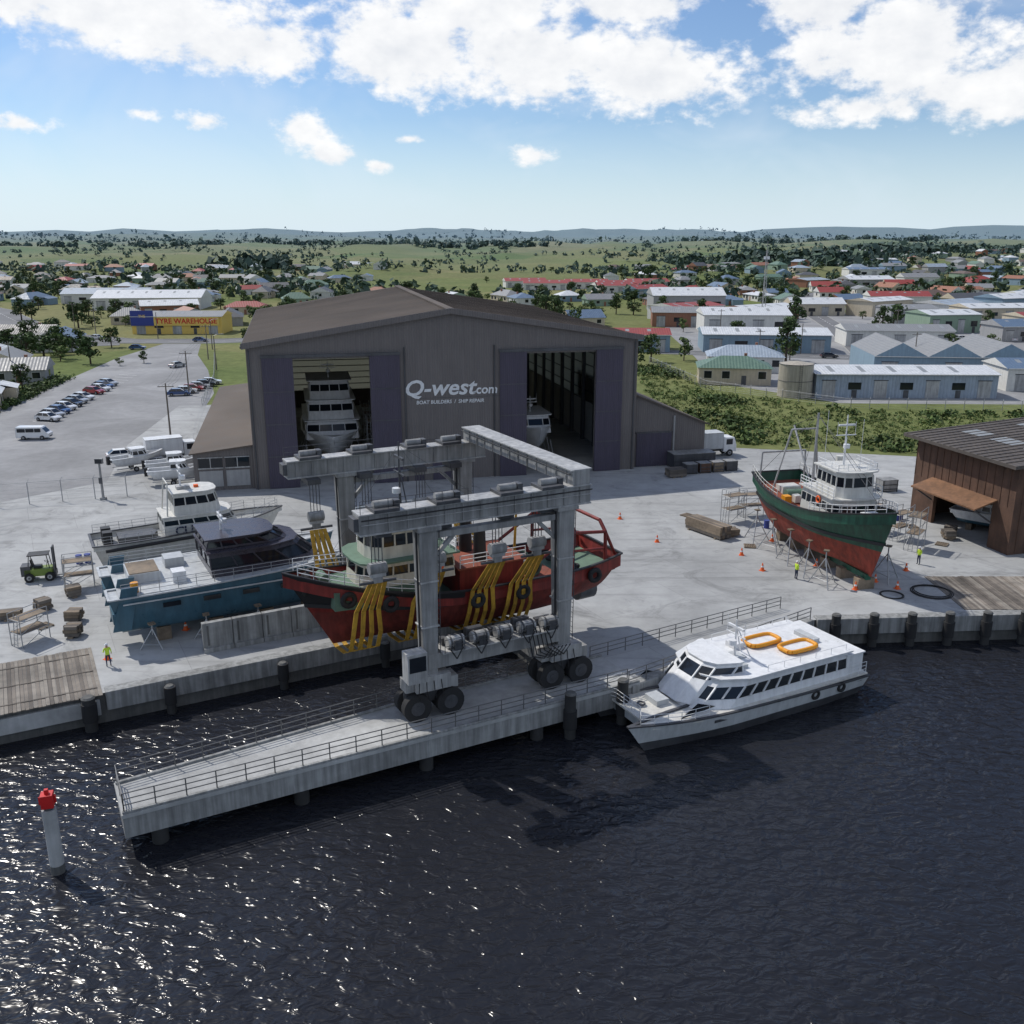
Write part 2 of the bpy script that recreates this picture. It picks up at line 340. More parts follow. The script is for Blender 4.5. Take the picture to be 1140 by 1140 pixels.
# ------------------------------------------------------------ terrain
def qy(x):
    if x<-62: return 41+(x+62)*.02
    if x<-1.4: return 73.2+(x+1.4)*.531+2
    return 78.
def hz_(x,y):
    r=math.hypot(x,y)
    if r<600: return -.03
    k=max(0,min(1,(r-650)/1800)); k=k*k*(3-2*k)
    h=noise.fractal(Vector((x*.0011,y*.0011,3)),1,2,5)*.5+.40
    h2=noise.fractal(Vector((x*.006,y*.006,9)),1,2,4)
    h3=noise.fractal(Vector((x*.0006,y*.0006,21)),1,2,4)
    kk=max(0,min(1,(r-3500)/4000))
    return -.03+k*max(0,h)*30+ max(0,min(1,(r-620)/300))*max(0,h2+.1)*13 + kk*(24+max(0,h3+.2)*90)
cols=[math.sinh(t*.085)*62 for t in range(-68,69)]
rows=[0]+[ (1.055**i-1)*60 for i in range(1,100)]
vs=[];fs=[]
for x in cols:
    for r_ in rows:
        y=qy(x)+r_; vs.append((x,y,hz_(x,y)))
nr=len(rows)
for i in range(len(cols)-1):
    for j in range(nr-1): fs.append((i*nr+j,(i+1)*nr+j,(i+1)*nr+j+1,i*nr+j+1))
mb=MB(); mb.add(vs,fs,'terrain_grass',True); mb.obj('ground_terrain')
mb=MB(); mb.add([(-9000,-6000,WZ),(9000,-6000,WZ),(9000,84,WZ),(-9000,84,WZ)],[(0,1,2,3)],'water'); mb.obj('water')
# yard slab
yard=[W(-44,16.3),W(31,16.3),W(31,5.0),W(33,5.0),W(33,0),(24.6,72),(43,73.2),(260,77),(260,105),(72,129),(32,138.5),(26,150),(10,190),(-62,175),(-58,140),(-52,118),(-62,106),(-100,96),(-100,36)]
mb=MB(); n=len(yard)
mb.add([(x,y,0) for x,y in yard],[tuple(range(n))],'yard_concrete')
a=[(x,y,-5) for x,y in yard]+[(x,y,0) for x,y in yard]
mb.add(a,[(i,(i+1)%n,n+(i+1)%n,n+i) for i in range(n)],'conc_dark')
yd=mb.obj('yard_pavement')
# quay edge beams
mb=MB()
def edge(p,q,ins=.0,w=1.0,z0=-1.25,z1=.12,mat='conc'):
    p=Vector((*p,0));q=Vector((*q,0));d=(q-p).normalized();nrm=Vector((d.y,-d.x,0))
    p=p+nrm*(.25-w/2);q=q+nrm*(.25-w/2)
    mb.beam(p+Vector((0,0,(z0+z1)/2)),q+Vector((0,0,(z0+z1)/2)),w,z1-z0,mat)
edge(W(.9,16.3),W(30.6,16.3)); edge(W(31,16.9),W(31,5.2)); edge(W(33.3,.1),(24.5,71.9)); edge((24.9,72),(43,73.2)); edge((43,73.2),(160,75.3)); edge(W(-44,16.3),W(.5,16.3),z0=-1.5,z1=-.35,mat='conc_light')
mb.obj('quay_edge_beam',bevel=.04)
# pier (tapers towards its outer end)
mb=MB(); A0=.2
def bi_(a): return 3.5+1.5*min(1,max(0,(a-A0)/18))
for z0,z1,o in ((-1.25,.0,0),(0.0,.22,-.06)):
    mb.prism([(A0+o,o),(18,o),(18,5-o),(A0+o,bi_(A0)-o)],z0,z1,'conc' if z1==0 else 'conc_light'); mb.prism([(18,o),(34,o),(34,5-o),(18,5-o)],z0,z1,'conc' if z1==0 else 'conc_light')
mb.box(A0,34,0,.22,.221,.36,'conc'); mb.beam((A0,bi_(A0)-.12,.29),(18,4.88,.29),.22,.14,'conc'); mb.box(18,34,4.78,5,.221,.36,'conc')
for a in range(2,34,8):
    for b in (.45,bi_(a)-.6): mb.cyl((a,b,-7),(a,b,-1.2),.45,'pile_dark',n=14)
mb.obj('pier',W(0,0,0),TH,bevel=.03)
mb=MB()
mb.rail([(A0+.1,.12,.36),(33,.12,.36)],1.05,1.6); mb.rail([(A0+.1,.12,.36),(A0+.1,bi_(A0)-.12,.36)],1.05,1.6); mb.rail([(A0+.1,bi_(A0)-.12,.36),(18,4.88,.36),(32.6,4.88,.36)],1.05,1.6)
mb.obj('pier_railing',W(0,0,0),TH)
mb=MB(); e0=Vector((*W(33.2,.2),.12)); mb.rail([e0,Vector((24.3,71.8,.12))],1.05,1.6); mb.rail([Vector((*W(33,4.9),.12)),Vector((22.6,74.5,.0))],1.05,1.6)
mb.obj('quay_railing')
def fpile(x,y,z1=.9,r=.38):
    mb=MB(); mb.cyl((0,0,-7),(0,0,z1),r,'pile_dark',n=16); mb.cyl((0,0,z1),(0,0,z1+.12),r*1.1,'conc_dark',r2=r*.8,n=16); mb.cyl((0,0,-1.5),(0,0,-.2),r+.08,'rubber',n=16)
    mb.obj('fender_pile',(x,y,0))
for x,y in [(-28.6,57.9),(-38,52.9)]: fpile(x,y,.2,.42)
for a in (28.0,32.2): fpile(*W(a,-.55),1.0)
x=26.4
while x<64: fpile(x,71.6+(x-24.6)*.045,.55,.36); x+=3.15
for a in (5,13,21,28): fpile(*W(a,15.6),-.2,.32)
# timber decks
mb=MB(); a=-43.5
while a<.6:
    z=.05+U(-.02,.02); mb.box(a,a+.225,16.0+U(-.06,.06),24.8+U(-.05,.05),-.02,z,random.choice(['wood_grey','wood_grey2','wood_grey','wood_grey3'])); a+=.25
for b_ in (17.2,20.2,23.4): mb.box(-43.5,.5,b_,b_+.12,.075,.085,'wood_grey2')
mb.obj('timber_deck',W(0,0,0),TH)
mb=MB(); x=38
while x<62:
    mb.box(x,x+.26,74.2,82.3+U(-.05,.05),.004,.05+U(-.02,.02),random.choice(['wood_grey','wood_grey2','wood_grey3'])); x+=.28
mb.obj('timber_deck')
# mark post
mb=MB(); mb.cyl((0,0,-8),(0,0,1.6),.36,'conc_light',n=18); mb.cyl((0,0,WZ-.3),(0,0,WZ+.5),.365,'conc_dark',n=18); mb.cyl((0,0,1.6),(0,0,1.75),.25,'steel_dark')
mb.box(-.30,.30,-.30,.30,1.75,2.5,'mark_red'); mb.box(-.1,.1,-.1,.1,2.5,2.75,'mark_red'); mb.box(-.42,.42,-.03,.03,1.9,2.35,'mark_red')
mb.obj('channel_marker_post',(-24,42.9,0),.3,bevel=.02)
# ------------------------------------------------------------ hangar
HA=math.radians(12.8); HO=(-31.8,113.9,0)
mb=MB(); Wd=49.5; Dp=60; EV=17.7; AP=21.4; cx=Wd/2; DH=15.9
for x0,x1 in ((0,5.4),(14.6,34.5),(43.8,Wd)): mb.box(x0,x1,0,.4,0,DH,'hangar_wall')
mb.prismY([(0,DH),(Wd,DH),(Wd,EV),(cx,AP),(0,EV)],0,.4,'hangar_wall')
for x0,x1 in ((1.75,5.4),(14.6,18.3),(31,34.5),(43.8,47.4)):
    mb.box(x0,x1,-.3,-.003,.05,DH+.25,'hangar_panel')
    for z in (4,8,12): mb.box(x0,x1,-.34,-.301,z,z+.12,'steel_dark')
for x0,x1 in ((1.6,18.4),(30.9,47.5)): mb.box(x0,x1,-.38,-.003,DH+.252,DH+.6,'steel_dark')
mb.box(19.8,21.1,-.06,-.003,0,2.2,'hangar_panel'); mb.box(22.2,26.6,-.1,-.003,0,4.6,'hangar_panel'); mb.box(22.0,26.8,-.14,-.003,4.603,4.8,'steel_dark')
for z in (5.3,10.6): mb.box(18.35,30.95,-.02,-.002,z,z+.05,'steel_dark')
for x in (0,Wd):
    xa,xb=(0,.4) if x==0 else (Wd-.4,Wd)
    mb.box(xa,xb,.403,Dp,0,6,'hangar_wall'); mb.box(xa+.12,xb-.12,.403,Dp,6,15.5,'translucent_sheet'); mb.box(xa,xb,.403,Dp,15.5,EV,'hangar_wall')  # translucent side strips, out of view, added to brighten the interior
mb.box(.4,Wd-.4,Dp-.4,Dp,0,3,'hangar_wall'); mb.box(.4,Wd-.4,Dp-.3,Dp-.1,3,16,'translucent_sheet')  # translucent back wall added so sunlight glows through into the interior
mb.prismY([(.4,16),(Wd-.4,16),(Wd-.4,EV),(cx,AP-.05),(.4,EV)],Dp-.4,Dp,'hangar_wall')
mb.box(.41,.46,.5,Dp-.6,.1,5.9,'hangar_inner'); mb.box(Wd-.46,Wd-.41,.5,Dp-.6,.1,5.9,'hangar_inner')
for k in range(10):
    y=3+k*6
    for x in (.9,Wd-.9): mb.box(x-.25,x+.25,y-.3,y+.3,0,EV-.4,'steel_dark')
    mb.beam((.9,y,EV-.8),(cx,y,AP-.8),.35,.8,'steel_grey'); mb.beam((cx,y,AP-.8),(Wd-.9,y,EV-.8),.35,.8,'steel_grey')
mb.box(24,24.4,3,Dp-1,0,13,'hangar_inner')
for k in range(12): mb.box(.5,Wd-.5,Dp-.62,Dp-.5,3+k*1.1,3.15+k*1.1,'steel_grey')
for z in (7.5,9.5,11.5,13.5):
    for x in (.55,Wd-.65): mb.box(x,x+.1,.6,Dp-.7,z,z+.15,'steel_dark')
for s_ in (-1,1):
    xe=cx+s_*(cx+.5); ze=EV-(AP-EV)*.5/cx
    vs=[(cx,-.5,AP+.12),(xe,-.5,ze+.12),(xe,Dp+.4,ze+.12),(cx,Dp+.4,AP+.12),(cx,-.5,AP-.1),(xe,-.5,ze-.1),(xe,Dp+.4,ze-.1),(cx,Dp+.4,AP-.1)]
    mb.add(vs,[(0,1,2,3),(7,6,5,4),(0,4,5,1),(1,5,6,2),(2,6,7,3)],'hangar_roof')
    mb.beam((cx,-.56,AP+.0),(xe,-.56,ze+.0),.1,.7,'hangar_wall')
    for k in range(1,60):
        y=k*1.0; mb.beam((cx,y,AP+.13),(xe,y,ze+.13),.07,.05,'hangar_roof')
    mb.box(xe-.2 if s_>0 else xe-.1,xe+.1 if s_>0 else xe+.2,-.5,Dp+.4,ze-.25,ze+.02,'steel_dark')
mb.box(cx-.5,cx+.5,-.5,Dp+.4,AP+.1,AP+.28,'hangar_roof')
LX=-7.2
mb.prismY([(LX,0),(-.003,0),(-.003,5.5),(LX,4.7)],.6,1.0,'hangar_wall'); mb.box(LX,LX+.3,1.003,Dp-4,0,4.7,'hangar_wall')
mb.add([(LX-.4,.2,4.78),(-.01,.2,5.62),(-.01,Dp-4,5.62),(LX-.4,Dp-4,4.78),(LX-.4,.2,4.6),(-.01,.2,5.42),(-.01,Dp-4,5.42),(LX-.4,Dp-4,4.6)],[(0,1,2,3),(7,6,5,4),(0,4,5,1),(3,2,6,7),(0,3,7,4)],'hangar_roof')
for x0 in (-6.6,-3.4):
    mb.box(x0,x0+2.8,.5,.597,2.9,4.1,'glass_dark'); mb.box(x0,x0+2.8,.5,.597,.5,2.5,'wall_grey')
    mb.box(x0-.1,x0+2.9,.46,.597,2.75,2.9,'steel_light'); mb.box(x0-.1,x0+2.9,.46,.597,4.1,4.2,'steel_light'); mb.box(x0+1.35,x0+1.45,.45,.498,2.9,4.1,'steel_light')
mb.prismY([(Wd+.003,0),(Wd+10.5,0),(Wd+10.5,5.6),(Wd+.003,9.9)],1.0,1.4,'hangar_wall'); mb.box(Wd+10.1,Wd+10.5,1.403,26,0,5.6,'hangar_wall'); mb.prismY([(Wd+.003,0),(Wd+10.5,0),(Wd+10.5,5.6),(Wd+.003,9.9)],25.6,26,'hangar_wall')
mb.add([(Wd+.01,.5,10.1),(Wd+11,.5,5.6),(Wd+11,26.4,5.6),(Wd+.01,26.4,10.1),(Wd+.01,.5,9.92),(Wd+11,.5,5.42),(Wd+11,26.4,5.42),(Wd+.01,26.4,9.92)],[(0,1,2,3),(7,6,5,4),(0,4,5,1),(3,2,6,7),(1,5,6,2)],'hangar_roof')
mb.box(Wd+.6,Wd+5.6,.85,.997,.05,4.6,'hangar_panel'); mb.box(Wd+.45,Wd+5.75,.8,.997,4.603,4.8,'steel_dark'); mb.box(Wd+7,Wd+8,.9,.997,0,2.1,'hangar_panel')
mb.box(Wd+5.8,Wd+6,.7,.997,0,6.9,'steel_grey')
for x in (.3,18.9,30.3,49.1): mb.cyl((x,-.12,0),(x,-.12,EV-.6),.09,'steel_dark',n=6)
hg=mb.obj('boatyard_hangar',HO,HA)
text('sign_lettering','Q-west',2.75,'white_paint',(23.2,-.05,11.0),(math.pi/2,0,0),hg,.04,.25,sx=1.08)
text('sign_lettering_suffix','.com',1.6,'white_paint',(29.1,-.05,11.0),(math.pi/2,0,0),hg,.04,.1)
text('sign_strapline','BOAT BUILDERS  /  SHIP REPAIR',.62,'white_paint',(24.6,-.05,9.9),(math.pi/2,0,0),hg,.02,.1)
# ------------------------------------------------------------ boats
def hull(mb,L,HB,zk,zs,zb,mlow,mtop,rake=2.5,bw=.9,deck='deck_grey',midp=.28,nt=28,sternw=.9,bowstart=.55,capm=None,bandm=None,yc=0):
    rows=[]
    def Bh(t):
        if t<.25: k=sternw+(1-sternw)*math.sin(t/.25*math.pi/2)
        elif t<bowstart: k=1
        else:
            u=(t-bowstart)/(1-bowstart); k=(1-u**2.3)
        return max(HB*k,.02)
    ts=[i/nt for i in range(nt+1)]
    for t in ts:
        zS=zs(t); kk=zk(t) if callable(zk) else zk
        u=max(0,(t-bowstart)/(1-bowstart)); p=midp+(1.0-midp)*u**1.3
        if t<.2: p=midp+(.2-t)*1.2
        zz=[kk+(zb-kk)*k/5 for k in range(6)]+[zb+(zS-zb)*k/5 for k in range(1,6)]
        row=[]
        for z in zz:
            s_=max(0,(z-kk)/(zS-kk)); y=Bh(t)*s_**p
            x=-L/2+L*t-rake*(1-s_)*u**1.2+ (.8*(1-s_)*(1-t/.2) if t<.2 else 0)
            row.append((x,y,z))
        rows.append(row)
    for side in (1,-1):
        for lo,hi,m_ in ((0,5,mlow),(5,10,mtop)):
            vs=[(x,yc+side*y,z) for r in rows for (x,y,z) in r[lo:hi+1]]; k=hi-lo+1; fs=[]
            for i in range(nt):
                for j in range(k-1):
                    f=(i*k+j,(i+1)*k+j,(i+1)*k+j+1,i*k+j+1); fs.append(f if side==-1 else f[::-1])
            mb.add(vs,fs,m_,True)
    for lo,hi,m_ in ((0,5,mlow),(5,10,mtop)):
        r=rows[0][lo:hi+1]; k=len(r); vs=[(x,yc+y,z) for x,y,z in r]+[(x,yc-y,z) for x,y,z in r]
        mb.add(vs,[(j,j+1,k+j+1,k+j) for j in range(k-1)],m_)
    def top(i,ins=0): x,y,z=rows[i][-1]; return x,max(y-ins,.0),z
    vs=[]
    for i in range(nt+1):
        x,y,z=top(i,.12); vs+=[(x,yc+y,z-bw),(x,yc-y,z-bw)]
    mb.add(vs,[(2*i,2*i+1,2*i+3,2*i+2) for i in range(nt)],deck)
    if bw>.15:
        for side in (1,-1):
            vs=[]
            for i in range(nt+1):
                x,y,z=top(i,.12); vs+=[(x,yc+side*y,z-bw),(x,yc+side*y,z)]
            mb.add(vs,[(2*i,2*i+1,2*i+3,2*i+2) for i in range(nt)],mtop)
    for side in (1,-1):
        pts=[(top(i,.05)[0],yc+side*top(i,.05)[1],top(i)[2]+.03) for i in range(nt+1)]
        for a_,b_ in zip(pts[:-1],pts[1:]): mb.beam(a_,b_,.22,.1,capm or mtop)
        if bandm:
            pts=[(rows[i][6][0],yc+side*(rows[i][6][1]+.04),rows[i][6][2]) for i in range(nt+1)]
            for a_,b_ in zip(pts[:-1],pts[1:]): mb.beam(a_,b_,.16,.28,bandm)
    x,y,z=top(0,.0); mb.beam((x,yc-y,z+.03),(x,yc+y,z+.03),.2,.1,capm or mtop)
    return rows
def tier(mb,x0,x1,hw,z0,z1,rf=.6,ra=.1,nose=1.2,mat='white_paint',band=(.45,.85),glass='glass_dark',roof=None,over=.15,rt=.12,mull=1.1,nf=.6,yc=0):
    def ol(f,o=0):
        xx0=x0+ra*f-o; xx1=x1-rf*f+o; h=hw*(1-.06*f)+o
        return [(xx0,-h),(xx1-nose,-h),(xx1-nose*.25,-h*(nf+.15)),(xx1,-h*nf*.6),(xx1,h*nf*.6),(xx1-nose*.25,h*(nf+.15)),(xx1-nose,h),(xx0,h)]
    fr=[0,band[0],band[1],1]
    for k in range(3):
        if fr[k+1]<=fr[k]: continue
        lo=[(x,y+yc,z0+(z1-z0)*fr[k]) for x,y in ol(fr[k],-.03 if k==1 else 0)]; hi=[(x,y+yc,z0+(z1-z0)*fr[k+1]) for x,y in ol(fr[k+1],-.03 if k==1 else 0)]
        n=8; mb.add(lo+hi,[(i,(i+1)%n,n+(i+1)%n,n+i) for i in range(n)],glass if k==1 else mat)
    if mull:
        lo=ol(band[0]);hi=ol(band[1]); za=z0+(z1-z0)*band[0]; zb=z0+(z1-z0)*band[1]
        for i in range(8):
            a=Vector((*lo[i],za));b=Vector((*lo[(i+1)%8],za));c=Vector((*hi[i],zb));d=Vector((*hi[(i+1)%8],zb))
            for v_ in (a,b,c,d): v_.y+=yc
            n=max(1,int((b-a).length/mull))
            for k in range(n):
                mb.beam(a.lerp(b,k/n),c.lerp(d,k/n),.1,.1,mat)
    mb.prism([(x,y+yc) for x,y in ol(1,over)],z1,z1+rt,roof or mat)
def radar(mb,x,y,z,h=2.5,mat='white_paint'):
    mb.cyl((x,y,z),(x,y,z+h),.09,mat,r2=.05,n=8); mb.beam((x,y-1,z+h*.6),(x,y+1,z+h*.6),.08,.08,mat); mb.beam((x,y-.8,z+h*.8),(x,y+.8,z+h*.8),.16,.16,mat)
    for k in (-.9,.9): mb.cyl((x,y+k,z+h*.6),(x,y+k,z+h*.6+1.2),.02,mat,n=4)
    mb.cyl((x+.25,y,z+h*.35),(x+.25,y,z+h*.35+.35),.3,'white_paint',n=10)
def tires(mb,rows,idx,side,dz=.5,rr=.42):
    for i in idx:
        x,y,z=rows[i][9]; mb.torus((x,side*(y+.22),z-dz),(0,1,0),rr,.19,'rubber')
# --- tug in slings
mb=MB()
zs=lambda t: 6.5+ (0.5*(1-t/.2)**2 if t<.2 else 0)+ (2.1*((t-.5)/.5)**1.5 if t>.5 else 0)
r=hull(mb,25.0,3.8,lambda t:2.9+(.5*(1-t/.3) if t<.3 else 0),zs,5.5,'antifoul','red_paint',rake=3.2,bw=1.0,deck='deck_green',capm='black',bandm='black',sternw=.85)
for side in (1,-1):
    vs=[];k=0
    for i in range(15,29):
        for j in (6,8,10):
            x,y,z=r[i][j]; vs.append((x+ (.03 if i==28 else 0),side*(y+.03),z))
        k+=1
    mb.add(vs,[(3*i+j,3*i+3+j,3*i+4+j,3*i+1+j) for i in range(k-1) for j in (0,1)],'black',True)
tires(mb,r,(3,6,10,14,18,21,24),1); tires(mb,r,(3,6,10,14,18,21,24),-1)
mb.prism([(4,-2.6),(9.6,-1.9),(9.6,1.9),(4,2.6)],6.0,7.3,'deck_green')
tier(mb,1.0,7.8,2.4,7.3,9.0,.2,.1,1.0,'cream',(.45,.8),roof='deck_green',over=.4,mull=1.0)
tier(mb,2.6,7.0,1.9,9.12,11.1,.1,.1,.9,'cream',(.42,.82),roof='deck_green',over=.35,mull=.8)
mb.rail([(1,-2.6,9.12),(1,2.6,9.12)],.9,1,'white_paint'); mb.rail([(2.4,-1.9,11.2),(6.6,-1.9,11.2)],.7,1,'white_paint',2,.025)
radar(mb,4,0,11.2,5.5,'steel_dark'); mb.cyl((3.6,-.8,11.2),(4,0,15),.05,'steel_dark',n=5); mb.cyl((3.6,.8,11.2),(4,0,15),.05,'steel_dark',n=5)
for k in range(4): mb.cyl((4,0,16.5),(-9+k*6.5,-2.5+k,7+.3*k),.012,'steel_dark',n=4)
mb.torus((2.2,-2.5,8.3),(0,1,0),.3,.08,'cone_orange'); mb.torus((2.2,2.5,8.3),(0,1,0),.3,.08,'cone_orange')
pts=[(r[i][-1][0],r[i][-1][1]-.1,r[i][-1][2]) for i in range(18,28)]
mb.rail(pts,.95,1.1,'white_paint',3,.03); mb.rail([(x,-y,z) for x,y,z in pts],.95,1.1,'white_paint',3,.03)
mb.box(-4.5,.6,-2.3,2.3,5.6,7.6,'red_paint'); mb.box(-4.7,.8,-2.5,2.5,7.6,7.72,'deck_red'); mb.cyl((-1.5,-1.2,7.7),(-1.5,-1.2,10),.5,'black',r2=.42,n=12); mb.cyl((-1.5,1.2,7.7),(-1.5,1.2,10),.5,'black',r2=.42,n=12)
mb.rail([(-4.6,-2.4,7.72),(.6,-2.4,7.72)],.9,1,'white_paint'); mb.rail([(-4.6,2.4,7.72),(.6,2.4,7.72)],.9,1,'white_paint')
mb.prism([(-8,-2.9),(-4.6,-3.2),(-4.6,3.2),(-8,2.9)],5.52,5.6,'deck_red')
mb.cyl((-6,-1,6.3),(-6,1,6.3),.6,'steel_dark',n=12); mb.torus((-6,-1,6.3),(0,1,0),.7,.1,'deck_green'); mb.torus((-6,1,6.3),(0,1,0),.7,.1,'deck_green')
for xx,h_ in ((-8.2,3.0),(-11.1,2.7)):
    mb.path([(xx,-3.1,6),(xx,-3.0,6.2+h_),(xx,-2.2,6.9+h_),(xx,2.2,6.9+h_),(xx,3.0,6.2+h_),(xx,3.1,6)],.14,'red_paint',8)
for y in (-3.0,3.0): mb.path([(-4.5,y,7.0),(-8.2,y,9.2),(-11.1,y,8.9),(-12.2,y*.9,6.9)],.13,'red_paint',8); mb.path([(-8.2,y,7.8),(-11.1,y,7.6)],.1,'red_paint',8)
mb.cyl((-4.9,0,6),(-5.2,0,12.0),.12,'yellow_strap',r2=.08,n=8); mb.cyl((-5.2,0,11.8),(-9,0,10.0),.07,'yellow_strap',n=6)
for k in range(6): mb.torus((-9.5+(k%2)*.6,-2+k*.8,5.9),(0,0,1),.35,.14,'rubber')
mb.cyl((-10.4,0,3.5),(-11.9,0,3.5),.95,'steel_dark',r2=.9,n=14); mb.box(-12.2,-11.8,-.08,.08,2.7,5.2,'antifoul')
mb.torus((11.0,0,7.6),(1,0,.2),.6,.25,'rubber')
mb.cyl((9.8,-.6,7.9),(9.8,.6,7.9),.35,'deck_green',n=10); mb.cyl((10.8,0,7.5),(10.8,0,8.6),.12,'steel_dark')
tg=mb.obj('tugboat',W(24.7,10.5,0),TH+math.pi)
# --- travel lift
mb=MB(); TZ=13.15
FA=(19.3,29.2); XE=31.0
for b in (2.8,18.5):
    for a in FA:
        for da in (-1.15,1.15):
            for db in (-.62,.62): mb.wheel((a+da,b+db,1.17),(0,1,0),.95,.55,hub='steel_dark')
        mb.box(a-1.7,a+1.7,b-.28,b+.28,1.2,2.0,'steel_dark'); mb.box(a-1.2,a+1.2,b-.85,b+.85,2.2,3.2,'steel_light'); mb.cyl((a,b,2.0),(a,b,2.4),.6,'steel_dark')
        mb.box(a+1.22,a+1.8,b-.6,b+.6,2.0,2.8,'steel_grey'); mb.box(a-1.8,a-1.22,b-.5,b+.5,2.2,3.0,'steel_light')
        for k in range(4): mb.path([(a-1+k*.5,b-.87,2.9),(a-1.1+k*.55,b-1.0,2.2),(a-.9+k*.5,b-.95,1.7)],.035,'black',4)
        w0,w1=.46,.60
        vs=[(a-w0,b-w0,3.2),(a+w0,b-w0,3.2),(a+w0,b+w0,3.2),(a-w0,b+w0,3.2),(a-w1,b-w1,TZ-.25),(a+w1,b-w1,TZ-.25),(a+w1,b+w1,TZ-.25),(a-w1,b+w1,TZ-.25)]
        mb.add(vs,[(0,1,5,4),(1,2,6,5),(2,3,7,6),(3,0,4,7),(4,5,6,7)],'steel_grey')
        mb.box(a-.8,a+.8,b-.75,b+.75,TZ-.35,TZ-.1,'steel_grey')
        for z in (6.4,9.4): mb.box(a-.60,a+.60,b-.60,b+.60,z,z+.1,'steel_light')
        mb.ladder((a+.68,b-.2,3.4),(a+.78,b-.2,TZ-.2),.4,'steel_dark',(0,1,0))
        mb.path([(a-.62,b-.3,3.3),(a-.7,b-.3,TZ)],.05,'black',5); mb.path([(a-.62,b-.15,3.3),(a-.7,b-.15,TZ)],.035,'steel_dark',5)
    mb.box(FA[0]-.2,FA[1]+.2,b-.5,b+.5,3.5,4.5,'steel_grey'); mb.box(FA[0]+.7,FA[1]-.7,b-.85,b+.85,4.5,4.6,'steel_light')
    for k in range(5):
        x=FA[0]+1.2+k*1.75; mb.cyl((x,b-.25,5.02),(x+1.15,b-.25,5.02),.40,'steel_light',n=14); mb.box(x-.1,x+1.1,b+.3,b+.75,4.61,5.1+.3*(k%2),'steel_dark')
        mb.torus((x+.2,b-.25,5.02),(1,0,0),.42,.06,'steel_dark'); mb.torus((x+.95,b-.25,5.02),(1,0,0),.42,.06,'steel_dark')
        mb.path([(x,b-.8,4.8),(x+.4,b-.95,4.1),(x+.9,b-.85,4.8)],.05,'black',5); mb.box(x+.3,x+.8,b-.85,b-.72,4.62,5.3,'steel_dark')
    mb.rail([(FA[0]+.8,b-.9,4.6),(FA[1]-.8,b-.9,4.6)],.9,1.3,'steel_dark',2,.025)
    for k in range(6):
        x=FA[1]-3+k*.3; mb.path([(x,b-.7,5.0),(x+.3,b-.9,3.0+.1*k),(x+1.2,b-.9,2.7),(x+1.8,b-.8,3.3)],.045,'black',5)
    mb.box(14.9,XE,b-.55,b+.55,TZ,TZ+1.15,'steel_grey')
    mb.box(14.9,XE,b-.68,b+.68,TZ+1.15,TZ+1.25,'steel_light'); mb.box(14.9,XE,b-.68,b+.68,TZ-.1,TZ,'steel_light')
    for k in range(13): mb.box(15.5+k*1.22,15.6+k*1.22,b-.64,b+.64,TZ+.001,TZ+1.149,'steel_grey')
    mb.box(14.6,14.9,b-.5,b+.5,TZ+.2,TZ+1.0,'steel_dark')
    for a in (16.6,20.6,25.0,28.0):
        bi=b+(1.35 if b<10 else -1.35)
        mb.box(a-.8,a+.8,b-.8,b+.8,TZ+1.25,TZ+1.45,'steel_dark'); mb.cyl((a-.6,b,TZ+1.6),(a+.6,b,TZ+1.6),.24,'steel_grey',n=12); mb.box(a+.65,a+1.0,b-.35,b+.35,TZ+1.25,TZ+1.8,'steel_dark')
        mb.box(a-.5,a+.5,min(b,bi)-.1,max(b,bi)+.2,TZ-.5,TZ-.1,'steel_dark')
        for da in (-.35,-.12,.12,.35): mb.cyl((a+da,bi,TZ-.3),(a+da,bi,10.2),.035,'steel_dark',n=5)
        mb.box(a-.5,a+.5,bi-.2,bi+.2,9.7,10.6,'steel_light'); mb.cyl((a-.56,bi,10.25),(a+.56,bi,10.25),.38,'steel_grey',n=14)
        mb.box(a-.3,a+.3,bi-.15,bi+.15,9.3,9.7,'steel_grey'); mb.cyl((a-1.2,bi,9.35),(a+1.2,bi,9.35),.1,'steel_dark',n=8)
    so_=-1 if b<10 else 1
    mb.path([(15,b+so_*.75,TZ+.9),(XE,b+so_*.75,TZ+.9)],.05,'black',5); mb.path([(15,b+so_*.72,TZ+.6),(XE,b+so_*.72,TZ+.6)],.035,'steel_light',5)
    mb.rail([(15,b+so_*.6,TZ+1.25),(22,b+so_*.6,TZ+1.25)],.8,1.6,'steel_dark',2,.022)
    mb.box(FA[0],FA[1],b-.3,b+.3,TZ-1.0,TZ-.6,'steel_grey')
    mb.beam((FA[0]+.6,b,TZ-2.3),(FA[0]+2.0,b,TZ-.9),.25,.25,'steel_grey'); mb.beam((FA[1]-.6,b,TZ-2.3),(FA[1]-2.0,b,TZ-.9),.25,.25,'steel_grey')
mb.box(29.6,30.9,2.2,19.1,TZ+1.26,TZ+2.2,'steel_grey'); mb.box(29.45,31.05,2.2,19.1,TZ+2.2,TZ+2.3,'steel_light')
for k in range(12): mb.box(29.53,30.97,3+k*1.35,3.1+k*1.35,TZ+1.27,TZ+2.199,'steel_grey')
mb.path([(29.4,2.3,TZ+2.0),(29.4,19,TZ+2.0)],.05,'black',5)
mb.box(17.2,18.5,1.0,2.0,3.4,5.4,'steel_light'); mb.box(17.3,18.4,.96,.999,4.2,5.2,'glass_dark')
tl=mb.obj('travel_lift_crane',W(0,0,0),TH,bevel=.025)
mb=MB()
